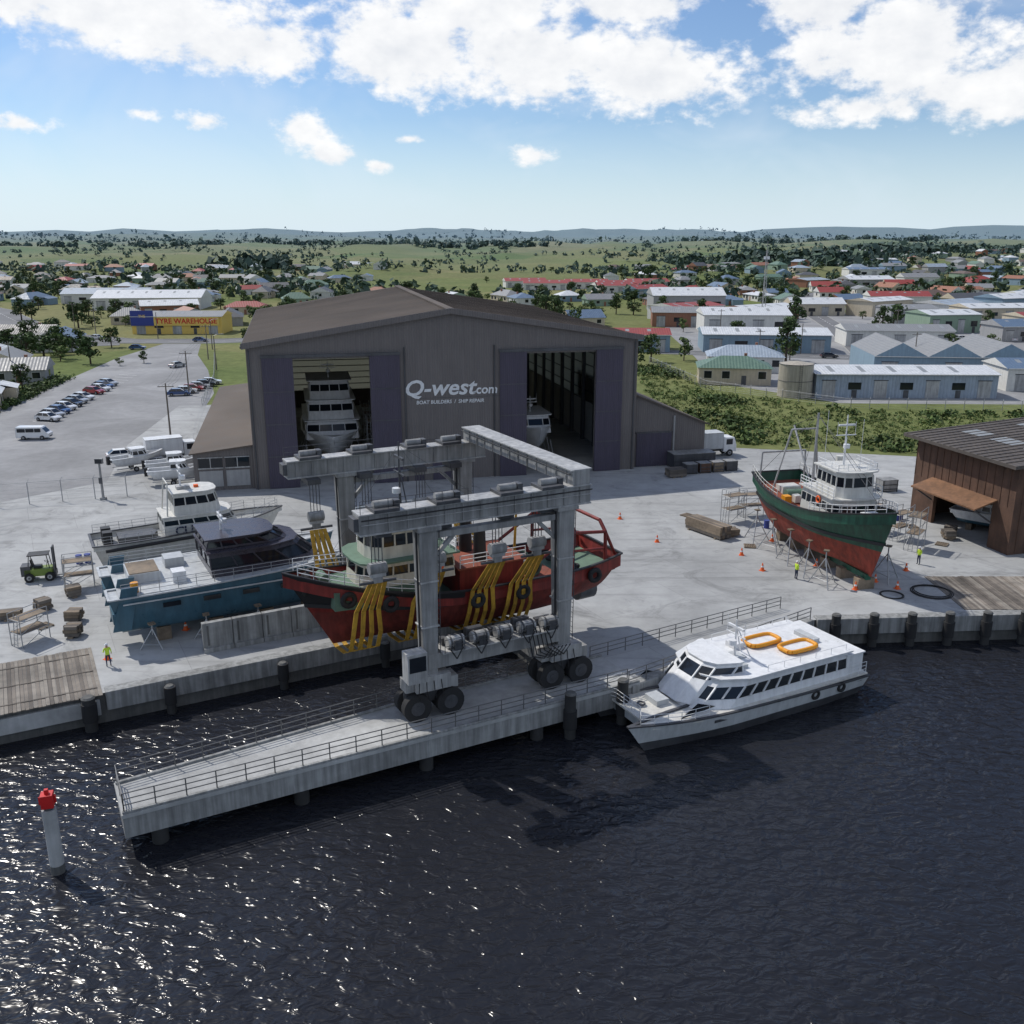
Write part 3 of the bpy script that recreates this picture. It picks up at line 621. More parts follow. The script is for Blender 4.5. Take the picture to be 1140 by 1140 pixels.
for a in (16.6,20.6,25.0,28.0):
    for da in (-.95,-.32,.32,.95):
        pts=[(a+da*.5,4.15,9.3),(a+da*.8,6.4,6.6),(a+da,6.66,4.9),(a+da,7.4,3.5),(a+da,8.6,2.9),(a+da,10.5,2.65)]
        pts+= [(x,21.0-y,z) for x,y,z in pts[::-1][1:]]
        for p,q in zip(pts[:-1],pts[1:]):
            p=Vector(p);q=Vector(q); d=(q-p).normalized(); r_=Vector((1,0,0)); t_=d.cross(r_)*.03; r_=r_*.15
            mb.add([p-r_-t_,p+r_-t_,p+r_+t_,p-r_+t_,q-r_-t_,q+r_-t_,q+r_+t_,q-r_+t_],[(0,1,2,3),(7,6,5,4),(4,5,1,0),(5,6,2,1),(6,7,3,2),(7,4,0,3)],'yellow_strap')
mb.obj('lifting_slings',W(0,0,0),TH)
# --- green fishing ship
mb=MB()
zs=lambda t: 5.7+(.9*((.35-t)/.35)**1.6 if t<.35 else 0)+(2.2*((t-.4)/.6)**1.6 if t>.4 else 0)
r=hull(mb,21,3.45,lambda t:1.1+.25*t,zs,4.0,'antifoul2','ship_green',rake=2.6,bw=.95,deck='deck_red',capm='black',bandm='black',sternw=.8)
tier(mb,-1.2,5.2,2.3,5.0,7.6,.2,.1,.8,'offwhite',(.5,.78),roof='offwhite',over=.3,mull=.9)
tier(mb,.6,4.8,1.9,7.72,10.0,.15,.1,.8,'offwhite',(.42,.8),roof='offwhite',over=.35,mull=.7)
mb.rail([(-1.2,-2.4,7.7),(4.6,-2.4,7.7)],.9,1,'white_paint'); mb.rail([(-1.2,2.4,7.7),(4.6,2.4,7.7)],.9,1,'white_paint'); mb.rail([(.8,-1.9,10.1),(4.2,-1.9,10.1),(4.2,1.9,10.1),(.8,1.9,10.1)],.6,1,'white_paint',2,.025)
radar(mb,1.8,0,10.1,4.6); mb.cyl((3.4,-.9,10.1),(3.4,-.9,13),.03,'white_paint',n=5); mb.cyl((3.0,.9,10.1),(3.0,.9,14.5),.02,'white_paint',n=5); mb.cyl((.9,-1.4,10.1),(.9,-1.4,15),.02,'white_paint',n=5)
mb.cyl((-3.2,0,5),(-3.2,0,14),.17,'steel_light',r2=.1,n=8); mb.cyl((-3.2,0,6.5),(-7.6,0,12),.1,'steel_light',n=6); mb.cyl((-3.2,0,13.8),(-7.6,0,12),.02,'steel_dark',n=4)
for y in (-2.6,2.6): mb.cyl((-6.5,y,5),(-5.6,y*.5,12),.09,'steel_light',n=6); mb.cyl((-3.2,0,13.8),(8.8,y*.15,7.9),.02,'steel_dark',n=4); mb.cyl((-3.2,0,13.8),(-9.8,y,6.3),.02,'steel_dark',n=4); mb.cyl((-3.2,0,12),(1,y*.7,7.7),.02,'steel_dark',n=4)
mb.cyl((-5.6,-1.3,12),(-5.6,1.3,12),.09,'steel_light',n=6); mb.path([(-9.2,-2.5,5.8),(-9.2,-2.4,9),(-9.2,2.4,9),(-9.2,2.5,5.8)],.1,'steel_light',6)
mb.cyl((-.5,1,7.7),(-.5,1,10.4),.35,'offwhite',n=10)
pts=[(r[i][-1][0],r[i][-1][1]-.1,r[i][-1][2]) for i in range(17,28)]
for s_ in (1,-1): mb.rail([(x,s_*y,z) for x,y,z in pts],.8,1.1,'white_paint',2,.03)
pts=[(r[i][-1][0],r[i][-1][1]-.1,r[i][-1][2]) for i in range(0,10)]
for s_ in (1,-1): mb.rail([(x,s_*y,z) for x,y,z in pts],.8,1.4,'offwhite',2,.03)
mb.cyl((-6,-1.2,5.3),(-6,1.2,5.3),.5,'deck_green',n=12); mb.box(-8.5,-7,-1,1,4.9,5.8,'offwhite'); mb.box(6.3,7.5,-.7,.7,5.8,6.9,'white_paint')
for k in range(4): mb.box(-5,-4.2,-2.2+k*1.1,-1.5+k*1.1,4.9,5.6,random.choice(['orange','offwhite','teal']))
for s_ in (1,-1): mb.torus((2.0,s_*2.32,7.0),(0,1,0),.3,.08,'cone_orange')
mb.beam((-9,0,.9),(7.5,0,1.2),.5,.5,'ship_green'); mb.box(-9.8,-9.4,-.1,.1,1.2,4.2,'antifoul2')
for k in range(6): mb.box(-8+k*2.9,-7.2+k*2.9,-.8,.8,0,1.0,'wood')
GC=(29.9,86.2,0); GR=math.atan2(-19.2,4.2)
gs=mb.obj('fishing_vessel',GC,GR)
def standmesh(h,w=1.3):
    mb=MB()
    for i in range(3):
        t=2*math.pi*i/3+.4; mb.cyl((math.cos(t)*w,math.sin(t)*w,0),(0,0,h*.8),.05,'galv',n=6); t2=t+2*math.pi/3
        mb.cyl((math.cos(t)*w*.75,math.sin(t)*w*.75,h*.2),(math.cos(t2)*w*.75,math.sin(t2)*w*.75,h*.2),.035,'galv',n=5)
    mb.cyl((0,0,h*.55),(0,0,h),.06,'galv',n=6); mb.box(-.25,.25,-.25,.25,h,h+.1,'wood')
    return mb.mesh('boat_stand')
st3=standmesh(3.2,1.4); st2=standmesh(1.9,1.0)
def stands(loc,rz,xs,ys,me):
    for x in xs:
        for y in ys:
            inst('boat_stand',me,(loc[0]+math.cos(rz)*x-math.sin(rz)*y,loc[1]+math.sin(rz)*x+math.cos(rz)*y,0),R()*6)
stands(GC,GR,(-8,-4.5,-1,2.5,5.5),(-3.1,3.1),st3)
# --- ferry
mb=MB()
zsf=lambda t:-.75+.55*t*t
for yc in (-2.6,2.6):
    hull(mb,20.6,1.15,-3.0,zsf,-1.55,'steel_dark','boat_grey',rake=1.9,bw=.05,deck='offwhite',yc=yc,sternw=.95,capm='steel_dark',bowstart=.58)
mb.prism([(-10.2,-2.7),(6.6,-2.7),(8.2,-2.0),(8.2,2.0),(6.6,2.7),(-10.2,2.7)],-1.5,-.62,'boat_grey')
mb.prism([(-10.2,-3.6),(5.2,-3.6),(8.6,-3.0),(8.6,3.0),(5.2,3.6),(-10.2,3.6)],-.62,-.5,'offwhite')
tier(mb,-8.6,5.0,3.25,-.5,1.3,1.9,.0,2.6,'white_paint',(.32,.72),over=.25,rt=.1,mull=1.05)
tier(mb,.4,5.2,2.3,-.3,2.05,2.4,.2,2.0,'white_paint',(.60,.9),over=.1,rt=.1,mull=.9)
mb.box(-10.0,-8.4,-3.2,-3.1,-.5,1.0,'white_paint');mb.box(-10.0,-8.4,3.1,3.2,-.5,1.0,'white_paint'); mb.prism([(-10.1,-3.3),(-8.3,-3.3),(-8.3,3.3),(-10.1,3.3)],1.0,1.1,'white_paint')
for y in (-3.1,3.1): mb.cyl((-9.9,y,-.5),(-9.9,y,1.0),.05,'white_paint',n=6)
for y in (-1,1):
    mb.box(-9.6,4.0,y*3.64-.02,y*3.64+.02,-.98,-.78,'steel_dark'); mb.prismY([(3.4,-.2),(6.3,-.45),(4.9,.35)],y*2.9-.02,y*2.9+.02,'glass_dark')
def ring(x,y,z,a,b,mat):
    pts=[]
    for i in range(16):
        t=2*math.pi*i/16; cx_=math.copysign(abs(math.cos(t))**.5,math.cos(t)); sy=math.copysign(abs(math.sin(t))**.5,math.sin(t)); pts.append(Vector((x+a*cx_,y+b*sy,z)))
    for i in range(16): mb.cyl(pts[i],pts[(i+1)%16],.16,mat,n=8)
    mb.prism([(p.x,p.y) for p in pts],z-.08,z-.05,'white_paint')
ring(-3.9,-.9,1.62,1.4,.75,'orange'); ring(-5.5,1.15,1.62,1.4,.75,'orange')
radar(mb,-.6,0,1.4,2.8); mb.cyl((-1.6,.5,1.4),(-.6,0,3.8),.05,'white_paint',n=5); mb.cyl((-1.6,-.5,1.4),(-.6,0,3.8),.05,'white_paint',n=5)
mb.box(-2.2,-1.3,-1.8,-.8,1.4,1.8,'white_paint'); mb.box(-.2,.3,1.2,1.9,1.4,1.65,'boat_grey'); mb.box(-7.8,-7.2,-1,1,1.4,1.7,'boat_grey'); mb.box(-1.2,.2,-.6,.6,1.4,1.5,'boat_grey')
mb.rail([(-8.4,-3.0,1.4),(-1,-3.0,1.4)],.45,1.5,'white_paint',1,.02); mb.rail([(-8.4,3.0,1.4),(-1,3.0,1.4)],.45,1.5,'white_paint',1,.02)
for s_ in (1,-1): mb.rail([(4.4,s_*3.5,-.5),(6.6,s_*3.4,-.5),(9.4,s_*2.75,-.35)],.85,.9,'white_paint',3,.022); mb.rail([(-10.1,s_*3.5,-.5),(-8.6,s_*3.5,-.5)],.85,.8,'white_paint',3,.022)
mb.rail([(9.4,2.75,-.35),(8.5,1.4,-.5),(8.5,-1.4,-.5),(9.4,-2.75,-.35)],.85,.9,'white_paint',3,.022)
for x in (-7.5,-5): mb.torus((x,3.72,-1.0),(0,1,0),.28,.12,'rubber')
mb.box(5.6,6.6,-.7,.7,-.5,-.1,'boat_grey'); mb.torus((7.4,0,-.35),(0,0,1),.25,.07,'steel_dark')
mb.obj('passenger_catamaran_ferry',(15.3,61.7,0),TH+math.pi)
# --- teal catamaran in yard
mb=MB(); zsc=lambda t:4.1+.7*t*t
for yc in (-3,3):
    hull(mb,19.5,1.35,1.0,zsc,2.1,'teal','teal',rake=1.2,bw=.05,deck='boat_grey',yc=yc,sternw=.95,capm='boat_grey',bowstart=.6)
mb.prism([(-8.6,-3.2),(7.0,-3.2),(7.0,3.2),(-8.6,3.2)],3.0,4.05,'teal','boat_grey')
mb.prism([(-9,-4.1),(5.5,-4.1),(9.0,-3.3),(9.0,3.3),(5.5,4.1),(-9,4.1)],4.12,4.25,'boat_grey')
mb.box(-9.6,-8.6,-4.2,-2.0,2.2,3.0,'teal');mb.box(-9.6,-8.6,2.0,4.2,2.2,3.0,'teal')
for y in (-4.25,-1.9,1.8,4.15): mb.prismY([(-9.7,1.6),(-8.4,1.6),(-7.6,4.9),(-8.8,4.9)],y,y+.12,'teal')
for x in (-6,-3,0,3): mb.box(x,x+1.3,-4.40,-4.30,3.0,3.35,'glass_dark')
mb.box(-8.8,8.2,-4.41,-4.33,3.62,3.72,'boat_grey')
mb.box(-8,-5.6,-1.6,1.6,4.25,5.0,'boat_grey'); mb.box(-7.9,-5.7,-1.5,1.5,5.0,5.06,'wood'); mb.box(-4.9,-3.9,-2.8,-1.6,4.25,5.1,'white_paint'); mb.box(-4.9,-3.4,1.2,2.8,4.25,5.0,'boat_grey')
tier(mb,-2.0,7.5,3.1,4.25,6.15,2.2,-.1,2.6,'cat_purple',(.35,.82),roof='cat_purple',over=.15,mull=1.6)
tier(mb,-2.2,4.6,2.3,6.3,7.1,1.4,.3,1.6,'cat_purple',(.2,.75),roof='cat_purple',over=.35,mull=1.2)
mb.rail([(-8.8,-4.0,4.25),(-2,-4.0,4.25),(5.4,-4.0,4.25),(8.8,-3.2,4.25)],.9,1.4,'galv',3,.025); mb.rail([(-8.8,4.0,4.25),(5.4,4.0,4.25),(8.8,3.2,4.25)],.9,1.4,'galv',3,.025)
radar(mb,-.5,0,7.2,1.6)
mb.cyl((-7.8,-3.4,4.25),(-7.8,-3.4,5.0),.3,'orange')
for x in (-6,-2,2,5.5):
    for y in (-3,3): mb.box(x-.5,x+.5,y-.5,y+.5,0,1.1,'wood')
CC=W(12,27.2); mb.obj('catamaran_yacht',(*CC,0),TH)
stands(CC,TH,(-7,-3,1,5),(-4.6,4.6),st2)
# --- customs boat
mb=MB(); zsc=lambda t:3.6+1.0*t*t
hull(mb,17.5,2.5,1.0,zsc,1.9,'boat_grey','offwhite',rake=2.2,bw=.45,deck='deck_grey',capm='steel_dark')
tier(mb,-2.6,4.6,2.0,3.4,5.3,1.0,.0,1.2,'offwhite',(.62,.86),over=.1,mull=1.2)
tier(mb,-1.6,2.8,1.7,5.42,7.4,.5,.1,1.0,'offwhite',(.45,.82),over=.2,mull=.8)
radar(mb,-.6,0,7.5,2.6); mb.path([(-2.2,-1.6,5.4),(-1.9,-1.2,8.4),(-1.9,1.2,8.4),(-2.2,1.6,5.4)],.07,'offwhite'); mb.box(-1,.2,-.4,.4,7.5,7.8,'steel_light'); mb.box(.6,1,-.2,.2,7.5,7.75,'cone_orange')
for s_ in (1,-1): mb.rail([(-8.4,s_*2.3,3.6),(-2.6,s_*2.4,3.6),(2,s_*2.4,3.9),(5.5,s_*2.0,4.3),(8.2,s_*.4,4.6)],.85,1.2,'galv',3,.02); mb.cyl((-7.8,s_*2.65,3.2),(4.8,s_*2.5,3.6),.16,'black',n=8)
mb.box(-7.8,-7,-1.2,-.3,3.1,4.5,'black'); mb.box(-7.8,-7,.3,1.2,3.1,4.5,'black'); mb.prism([(-6.5,-1),(-3.4,-1),(-3,0),(-3.4,1),(-6.5,1)],3.2,3.8,'steel_dark')
for x in (-6,-2,2,5): mb.box(x-.4,x+.4,-1,1,0,1.0,'wood')
UC=W(11.3,41.2); cb_=mb.obj('customs_patrol_boat',(*UC,0),TH)
text('hull_lettering','CUSTOMS',1.15,'navy',(.9,-2.06,3.65),(math.pi/2,0,0),cb_,.02)
stands(UC,TH,(-6,-2,2,5.5),(-2.9,2.9),st2)
# --- hangar boats
def yacht(name,L,HB,loc,rz,tiers=3,z0=.9):
    mb=MB(); hull(mb,L,HB,z0,lambda t:z0+2.9+1.0*t*t,z0+1.1,'offwhite','white_paint',rake=2.2,bw=.3,deck='offwhite')
    z=z0+2.7; x0=-L*.33;x1=L*.3;h=HB*.90
    for k in range(tiers):
        tier(mb,x0,x1,h,z,z+2.3,1.2,.2,1.0,'white_paint',(.45,.80),over=.4,mull=1.3,nf=.8); z+=2.42; x0+=L*.05; x1-=L*.07; h*=.88
    radar(mb,0,0,z,2.2)
    for x in (-L*.3,-.1*L,.1*L,.25*L):
        mb.box(x-.5,x+.5,-1,1,0,z0+.2,'wood')
        for s_ in (1,-1): mb.cyl((x,s_*HB*1.1,0),(x,s_*HB*.85,z0+1.6),.08,'galv')
    return mb.obj(name,loc,rz)
def HW(x,y): return (HO[0]+x*math.cos(HA)-y*math.sin(HA),HO[1]+x*math.sin(HA)+y*math.cos(HA),0)
yacht('motor_yacht',24,4.0,HW(10.0,15),HA-math.pi/2,3,1.6)
yacht('motor_launch',13,2.5,HW(37.6,10.5),HA-math.pi/2,1,1.4)
def scaffold(nm,loc,rz,w=2.4,d=1.3,h=3.6,lv=2,mat='galv'):
    mb=MB()
    for x in (0,w):
        for y in (0,d): mb.cyl((x,y,0),(x,y,h),.04,mat,n=6)
    for k in range(lv):
        z=h*(k+1)/(lv+.4)
        for y in (0,d): mb.cyl((0,y,z),(w,y,z),.03,mat,n=5); mb.cyl((0,y,z+.9 if z+.9<h else h),(w,y,z+.9 if z+.9<h else h),.03,mat,n=5); mb.cyl((0,y,z-h/(lv+.4)),(w,y,z),.025,mat,n=5)
        for x in (0,w): mb.cyl((x,0,z),(x,d,z),.03,mat,n=5)
        mb.box(.0,w,.05,d-.05,z,z+.05,'wood')
    mb.ladder((-.1,d*.5,0),(.2,d*.5,h),.4,mat,(0,1,0))
    return mb.obj(nm,loc,rz)
for y in (8,14,20): scaffold('scaffold_tower',HW(15.9,y),HA+math.pi/2,h=7,lv=4)
scaffold('scaffold_tower',(23.6,99,0),.5); scaffold('scaffold_tower',(25.8,101.5,0),.2,h=3)
scaffold('scaffold_tower',(40.2,89.3,0),.9,h=4.2); scaffold('scaffold_tower',(39.5,92.6,0),.6,h=3.4); scaffold('scaffold_tower',(-39.5,78.6,0),.4,h=3.0); scaffold('scaffold_tower',(37.6,95.5,0),.6,h=3.4)
scaffold('scaffold_tower',(-37.2,66.4,0),1.1,h=2.6)
mb=MB()
for k in range(5):
    x=k*2.25; mb.box(x,x+2.2,0,.45,0,2.3,'conc'); mb.box(x,x+2.2,-.25,.7,0,.35,'conc'); mb.box(x+.3,x+.45,-.03,-.002,.5,2.1,'conc_dark')
mb.obj('precast_concrete_wall',W(8.2,19.8,0),TH,bevel=.03)
def stack(nm,loc,rz,L,nx,nz,mat='wood',s_=.3):
    mb=MB()
    for k in range(nz):
        for i in range(nx):
            mb.box(U(-.08,.08),L+U(-.08,.08),i*(s_+.02),i*(s_+.02)+s_,.15+k*(s_+.02),.15+k*(s_+.02)+s_,random.choice([mat,'wood_grey','wood_grey2']))
    for x in (.5,L-.8): mb.box(x,x+.2,-.1,nx*(s_+.02)+.1,0,.15,'wood')
    return mb.obj(nm,loc,rz)
stack('timber_stack',(18.6,97.4,0),-1.0,5.2,5,4); stack('timber_stack',(22.2,94.2,0),.2,1.6,4,2)
for l in ((-38.3,76.6,0),(-36.2,71.3,0),(-34.9,68.2,0),(44.8,93.2,0),(46.3,94.6,0),(-39.3,73.5,0)): stack('timber_block_stack',l,U(0,1),1.1,4,3,s_=.26)
stack('timber_block_stack',(-41.8,71.5,0),.3,1.8,3,2); stack('timber_block_stack',(20.5,119.5,0),.3,2.4,5,3)
def crate(nm,loc,rz,w,d,h,mat):
    mb=MB(); mb.box(0,w,0,d,.12,h,mat)
    for x in (0,w-.12):
        for y in (-.03,d-.09): mb.box(x,x+.12,y,y+.12,0,h+.03,'steel_dark')
    for z in (.3,h*.6): mb.box(-.03,w+.03,-.05,-.01,z,z+.1,'steel_dark')
    mb.box(-.04,w+.04,-.04,d+.04,h+.031,h+.1,'steel_grey'); return mb.obj(nm,loc,rz)
for i in range(4): crate('storage_crate',(23+i*1.9,121.5+i*.6,0),.28,1.6,1.3,1.3,random.choice(['brick_rust','wood','steel_dark']))
crate('storage_bin',(45.5,112.5,0),.2,2,1.6,1.4,'steel_light'); crate('storage_bin',(42.8,113.2,0),.3,2,1.6,1.2,'steel_dark'); crate('storage_bin',(33.8,92.5,0),.5,2.4,1.5,1.1,'steel_dark')
crate('storage_bin',(-33.5,74.5,0),.5,1.4,1.1,.9,'steel_grey'); crate('storage_bin',(-31,97,0),.5,2,1.4,1.2,'teal')
crate('equipment_skip',(21.8,124.3,0),.24,6,2.4,2.0,'steel_dark')
# drums and pallets
mb=MB(); mb.cyl((0,0,0),(0,0,.88),.29,'sign_blue',n=16)
for z in (.02,.3,.6,.86): mb.torus((0,0,z),(0,0,1),.29,.02,'sign_blue',n=16,k=5)
dm=mb.mesh('oil_drum')
for x,y in [(42.5,100.5),(43.1,100.9),(42.6,101.3),(-41.5,86),(-40.8,86.3),(27.4,97.6),(-34.5,90.8),(-35,91.4)]: inst('oil_drum',dm,(x,y,0))
mb=MB()
for k in range(7): mb.box(0,1.2,k*.17,k*.17+.11,.11,.13,'wood')
for x in (0,.55,1.1): mb.box(x,x+.1,0,1.13,0,.11,'wood')
pm=mb.mesh('wooden_pallet')
for x,y in [(43.8,97.5),(43.9,91),(24.5,90.5),(-33,78.5),(-40.5,66.5),(19.6,101.5),(-37.5,69.8),(33,96)]:
    inst('wooden_pallet',pm,(x,y,0),R()*3)
mbc=MB(); mbc.cyl((0,0,.04),(0,0,.75),.2,'cone_orange',r2=.04,n=12); mbc.cyl((0,0,.35),(0,0,.5),.14,'white_paint',r2=.1,n=12); mbc.box(-.24,.24,-.24,.24,0,.04,'cone_orange'); cm=mbc.mesh('traffic_cone')
for x,y in [(-39.5,88),(14.9,92.7),(23.5,84),(29,85.3),(33,81),(34.3,79.2),(30.5,79),(-26,70),(12,101),(37,84),(-30,64.5),(26.8,93),(22.6,88.5),(-23,66.5)]: inst('traffic_cone',cm,(x,y,0),R()*3)
mb=MB()
for rr,oz in ((1.6,.06),(1.75,.05),(1.5,.15)): mb.torus((0,0,oz),(0,0,1),rr,.05,'rubber',n=36,k=6)
mb.obj('coiled_hose',(37,78.3,0))
mb=MB()
for rr in (.9,1.0): mb.torus((0,0,.05),(0,0,1),rr,.04,'rubber',n=30,k=6)
mb.obj('coiled_hose',(33.2,77.6,0))
# forklift
mb=MB()
mb.box(-1.2,.9,-.55,.55,.45,1.05,'lime'); mb.box(-1.45,-.7,-.55,.55,.5,1.35,'steel_dark'); mb.box(-.5,.1,-.3,.3,1.05,1.25,'black'); mb.beam((-.55,0,1.2),(-.7,0,1.8),.5,.12,'black')
for x,y in ((-.9,.5),(-.9,-.5),(.75,.5),(.75,-.5)): mb.cyl((x,y,1.0),(x*.8,y,2.2),.04,'black',n=6)
mb.box(-.85,.75,-.58,.58,2.2,2.28,'black')
for y in (-.35,.35): mb.box(1.0,1.12,y-.06,y+.06,.1,2.8,'steel_dark'); mb.box(1.15,2.2,y-.06,y+.06,.12,.18,'steel_dark')
mb.box(1.0,1.1,-.4,.4,1.2,1.3,'steel_dark'); mb.box(1.0,1.1,-.4,.4,2.7,2.8,'steel_dark'); mb.box(1.12,1.16,-.5,.5,.3,.7,'steel_dark')
for x in (-.85,.7):
    for y in (-.6,.6): mb.wheel((x,y,.38),(0,1,0),.38,.25)
mb.cyl((.4,0,1.0),(.55,0,1.5),.03,'black',n=5); mb.torus((.5,0,1.52),(.4,0,1),.18,.02,'black')
mb.obj('forklift',(-43,81.7,0),.3,bevel=.03,scale=1.1)
# people
def person(loc,rz,arm=0):
    V=[(0,0,.95),(0,0,1.15),(0,0,1.40),(0,0,1.52),(0,.01,1.60),(0,.02,1.70),(-.09,0,.90),(-.12,.02,.5),(-.13,-.02,.07),(-.13,.13,.04),(.09,0,.90),(.13,.0,.5),(.14,-.04,.07),(.14,.1,.04),
       (-.19,0,1.43),(-.26,.02,1.15),(-.25,.16+arm*.1,.95+arm*.2),(.19,0,1.43),(.26,-.02,1.15),(.27,.06,.90)]
    E=[(0,1),(1,2),(2,3),(3,4),(4,5),(0,6),(6,7),(7,8),(8,9),(0,10),(10,11),(11,12),(12,13),(2,14),(14,15),(15,16),(2,17),(17,18),(18,19)]
    Rd=[.15,.14,.15,.065,.09,.09,.10,.07,.05,.045,.10,.07,.05,.045,.075,.055,.04,.075,.055,.04]
    me=bpy.data.meshes.new('p'); me.from_pydata(V,E,[]); o=bpy.data.objects.new('p',me); sc.collection.objects.link(o)
    o.modifiers.new('s','SKIN')
    for i,r_ in enumerate(Rd): me.skin_vertices[0].data[i].radius=(r_,r_*.8)
    me.skin_vertices[0].data[0].use_root=True
    o.modifiers.new('u','SUBSURF').levels=2
    bpy.context.view_layer.update()
    m2=bpy.data.meshes.new_from_object(o.evaluated_get(bpy.context.evaluated_depsgraph_get())); bpy.data.objects.remove(o)
    m2.materials.clear()
    for k in ('navy','hivis','skin','white_paint','black'): m2.materials.append(MATS[k])
    for p in m2.polygons:
        z=p.center.z; x=abs(p.center.x); p.use_smooth=True
        p.material_index=3 if z>1.66 else 2 if z>1.48 or (x>.2 and z<1.02 and z>.8) else 1 if z>.93 else 4 if z<.1 else 0
    ob=inst('worker',m2,loc,rz)
    mbh=MB(); mbh.cyl((0,.02,1.70),(0,.02,1.80),.125,'white_paint',r2=.07,n=14); mbh.cyl((0,.03,1.69),(0,.03,1.71),.15,'white_paint',n=14); mbh.box(-.02,.02,.09,.13,1.6,1.63,'skin'); mbh.obj('hard_hat',parent=ob)
    return ob
person((-29.4,63.3,0),.6,1); person((26,81.7,0),-1.2,0); person((38.9,85.8,0),2,1); person((-36.8,84.8,0),1,0)
# ------------------------------------------------------------ brown shed right
mb=MB(); Ls=15.0; Hs=8.9; Dd=32
mb.box(0,3.6,0,.4,0,Hs,'brick_rust'); mb.box(12.2,Ls,0,.4,0,Hs,'brick_rust'); mb.box(3.6,12.2,0,.4,4.6,Hs,'brick_rust')
mb.box(Ls-.4,Ls,.403,Dd,0,Hs+.0,'brick_rust'); mb.box(0,.4,.403,Dd,0,Hs,'brick_rust'); mb.box(.4,Ls-.4,18,18.4,0,Hs,'hangar_inner')
for k in range(14): mb.box(.05+k*1.08,.10+k*1.08,-.05,-.003,4.7,Hs,'brick_rust')
for k in range(26): mb.box(Ls+.003,Ls+.05,.8+k*1.2,.86+k*1.2,.1,Hs,'brick_rust')
vs=[(-.9,-1.3,Hs+.0),(Ls+.9,-1.3,Hs),(Ls+.9,Dd,Hs+2.2),(-.9,Dd,Hs+2.2)]
mb.add(vs+[(x,y,z+.35) for x,y,z in vs],[(3,2,1,0),(4,5,6,7),(0,1,5,4),(1,2,6,5),(2,3,7,6),(3,0,4,7)],'roof_dark')
def rzz(y): return Hs+.38+2.2*(y+1.3)/(Dd+1.3)
for y0 in (4,11,18,25):
    for x0 in (1.5,6,10.5): mb.add([(x0,y0,rzz(y0)),(x0+3.2,y0,rzz(y0)),(x0+3.2,y0+2,rzz(y0+2)),(x0,y0+2,rzz(y0+2))],[(0,1,2,3)],'roof_skylight')
for k in range(16): mb.beam((k*1.0-.4,-1.3,Hs+.39),(k*1.0-.4,Dd,Hs+2.59),.08,.08,'roof_dark')
vs=[(3.0,-2.6,4.1),(12.8,-2.6,4.1),(12.8,-.003,4.9),(3.0,-.003,4.9)]
mb.add(vs+[(x,y,z+.15) for x,y,z in vs],[(3,2,1,0),(4,5,6,7),(0,1,5,4),(1,2,6,5),(2,3,7,6),(3,0,4,7)],'rust_light')
for x in (3.4,12.4): mb.cyl((x,-2.4,4.1),(x,-.1,2.6),.08,'steel_dark')
mb.box(Ls+.003,Ls+.08,2,5.5,0,3.6,'steel_dark'); mb.box(Ls+.003,Ls+.1,7,10.5,1.2,3.2,'glass_dark')
sa=math.atan2(88.5-103,48.7-45)
mb.obj('workshop_building',(45,103,0),sa,bevel=0)
mb=MB(); hull(mb,8,1.2,.6,lambda t:2.0+.4*t*t,1.1,'teal','white_paint',rake=1,bw=.4); tier(mb,-1,1.6,.8,1.8,3.0,.5,.1,.5,'white_paint',(.4,.8),mull=.8)
for x in (-2,1.5): mb.box(x-.3,x+.3,-.9,.9,0,.7,'wood')
shx=Vector((math.cos(sa),math.sin(sa),0)); shy=Vector((-math.sin(sa),math.cos(sa),0))
p=Vector((45,103,0))+shx*8+shy*4; mb.obj('small_boat',p,sa+.6)
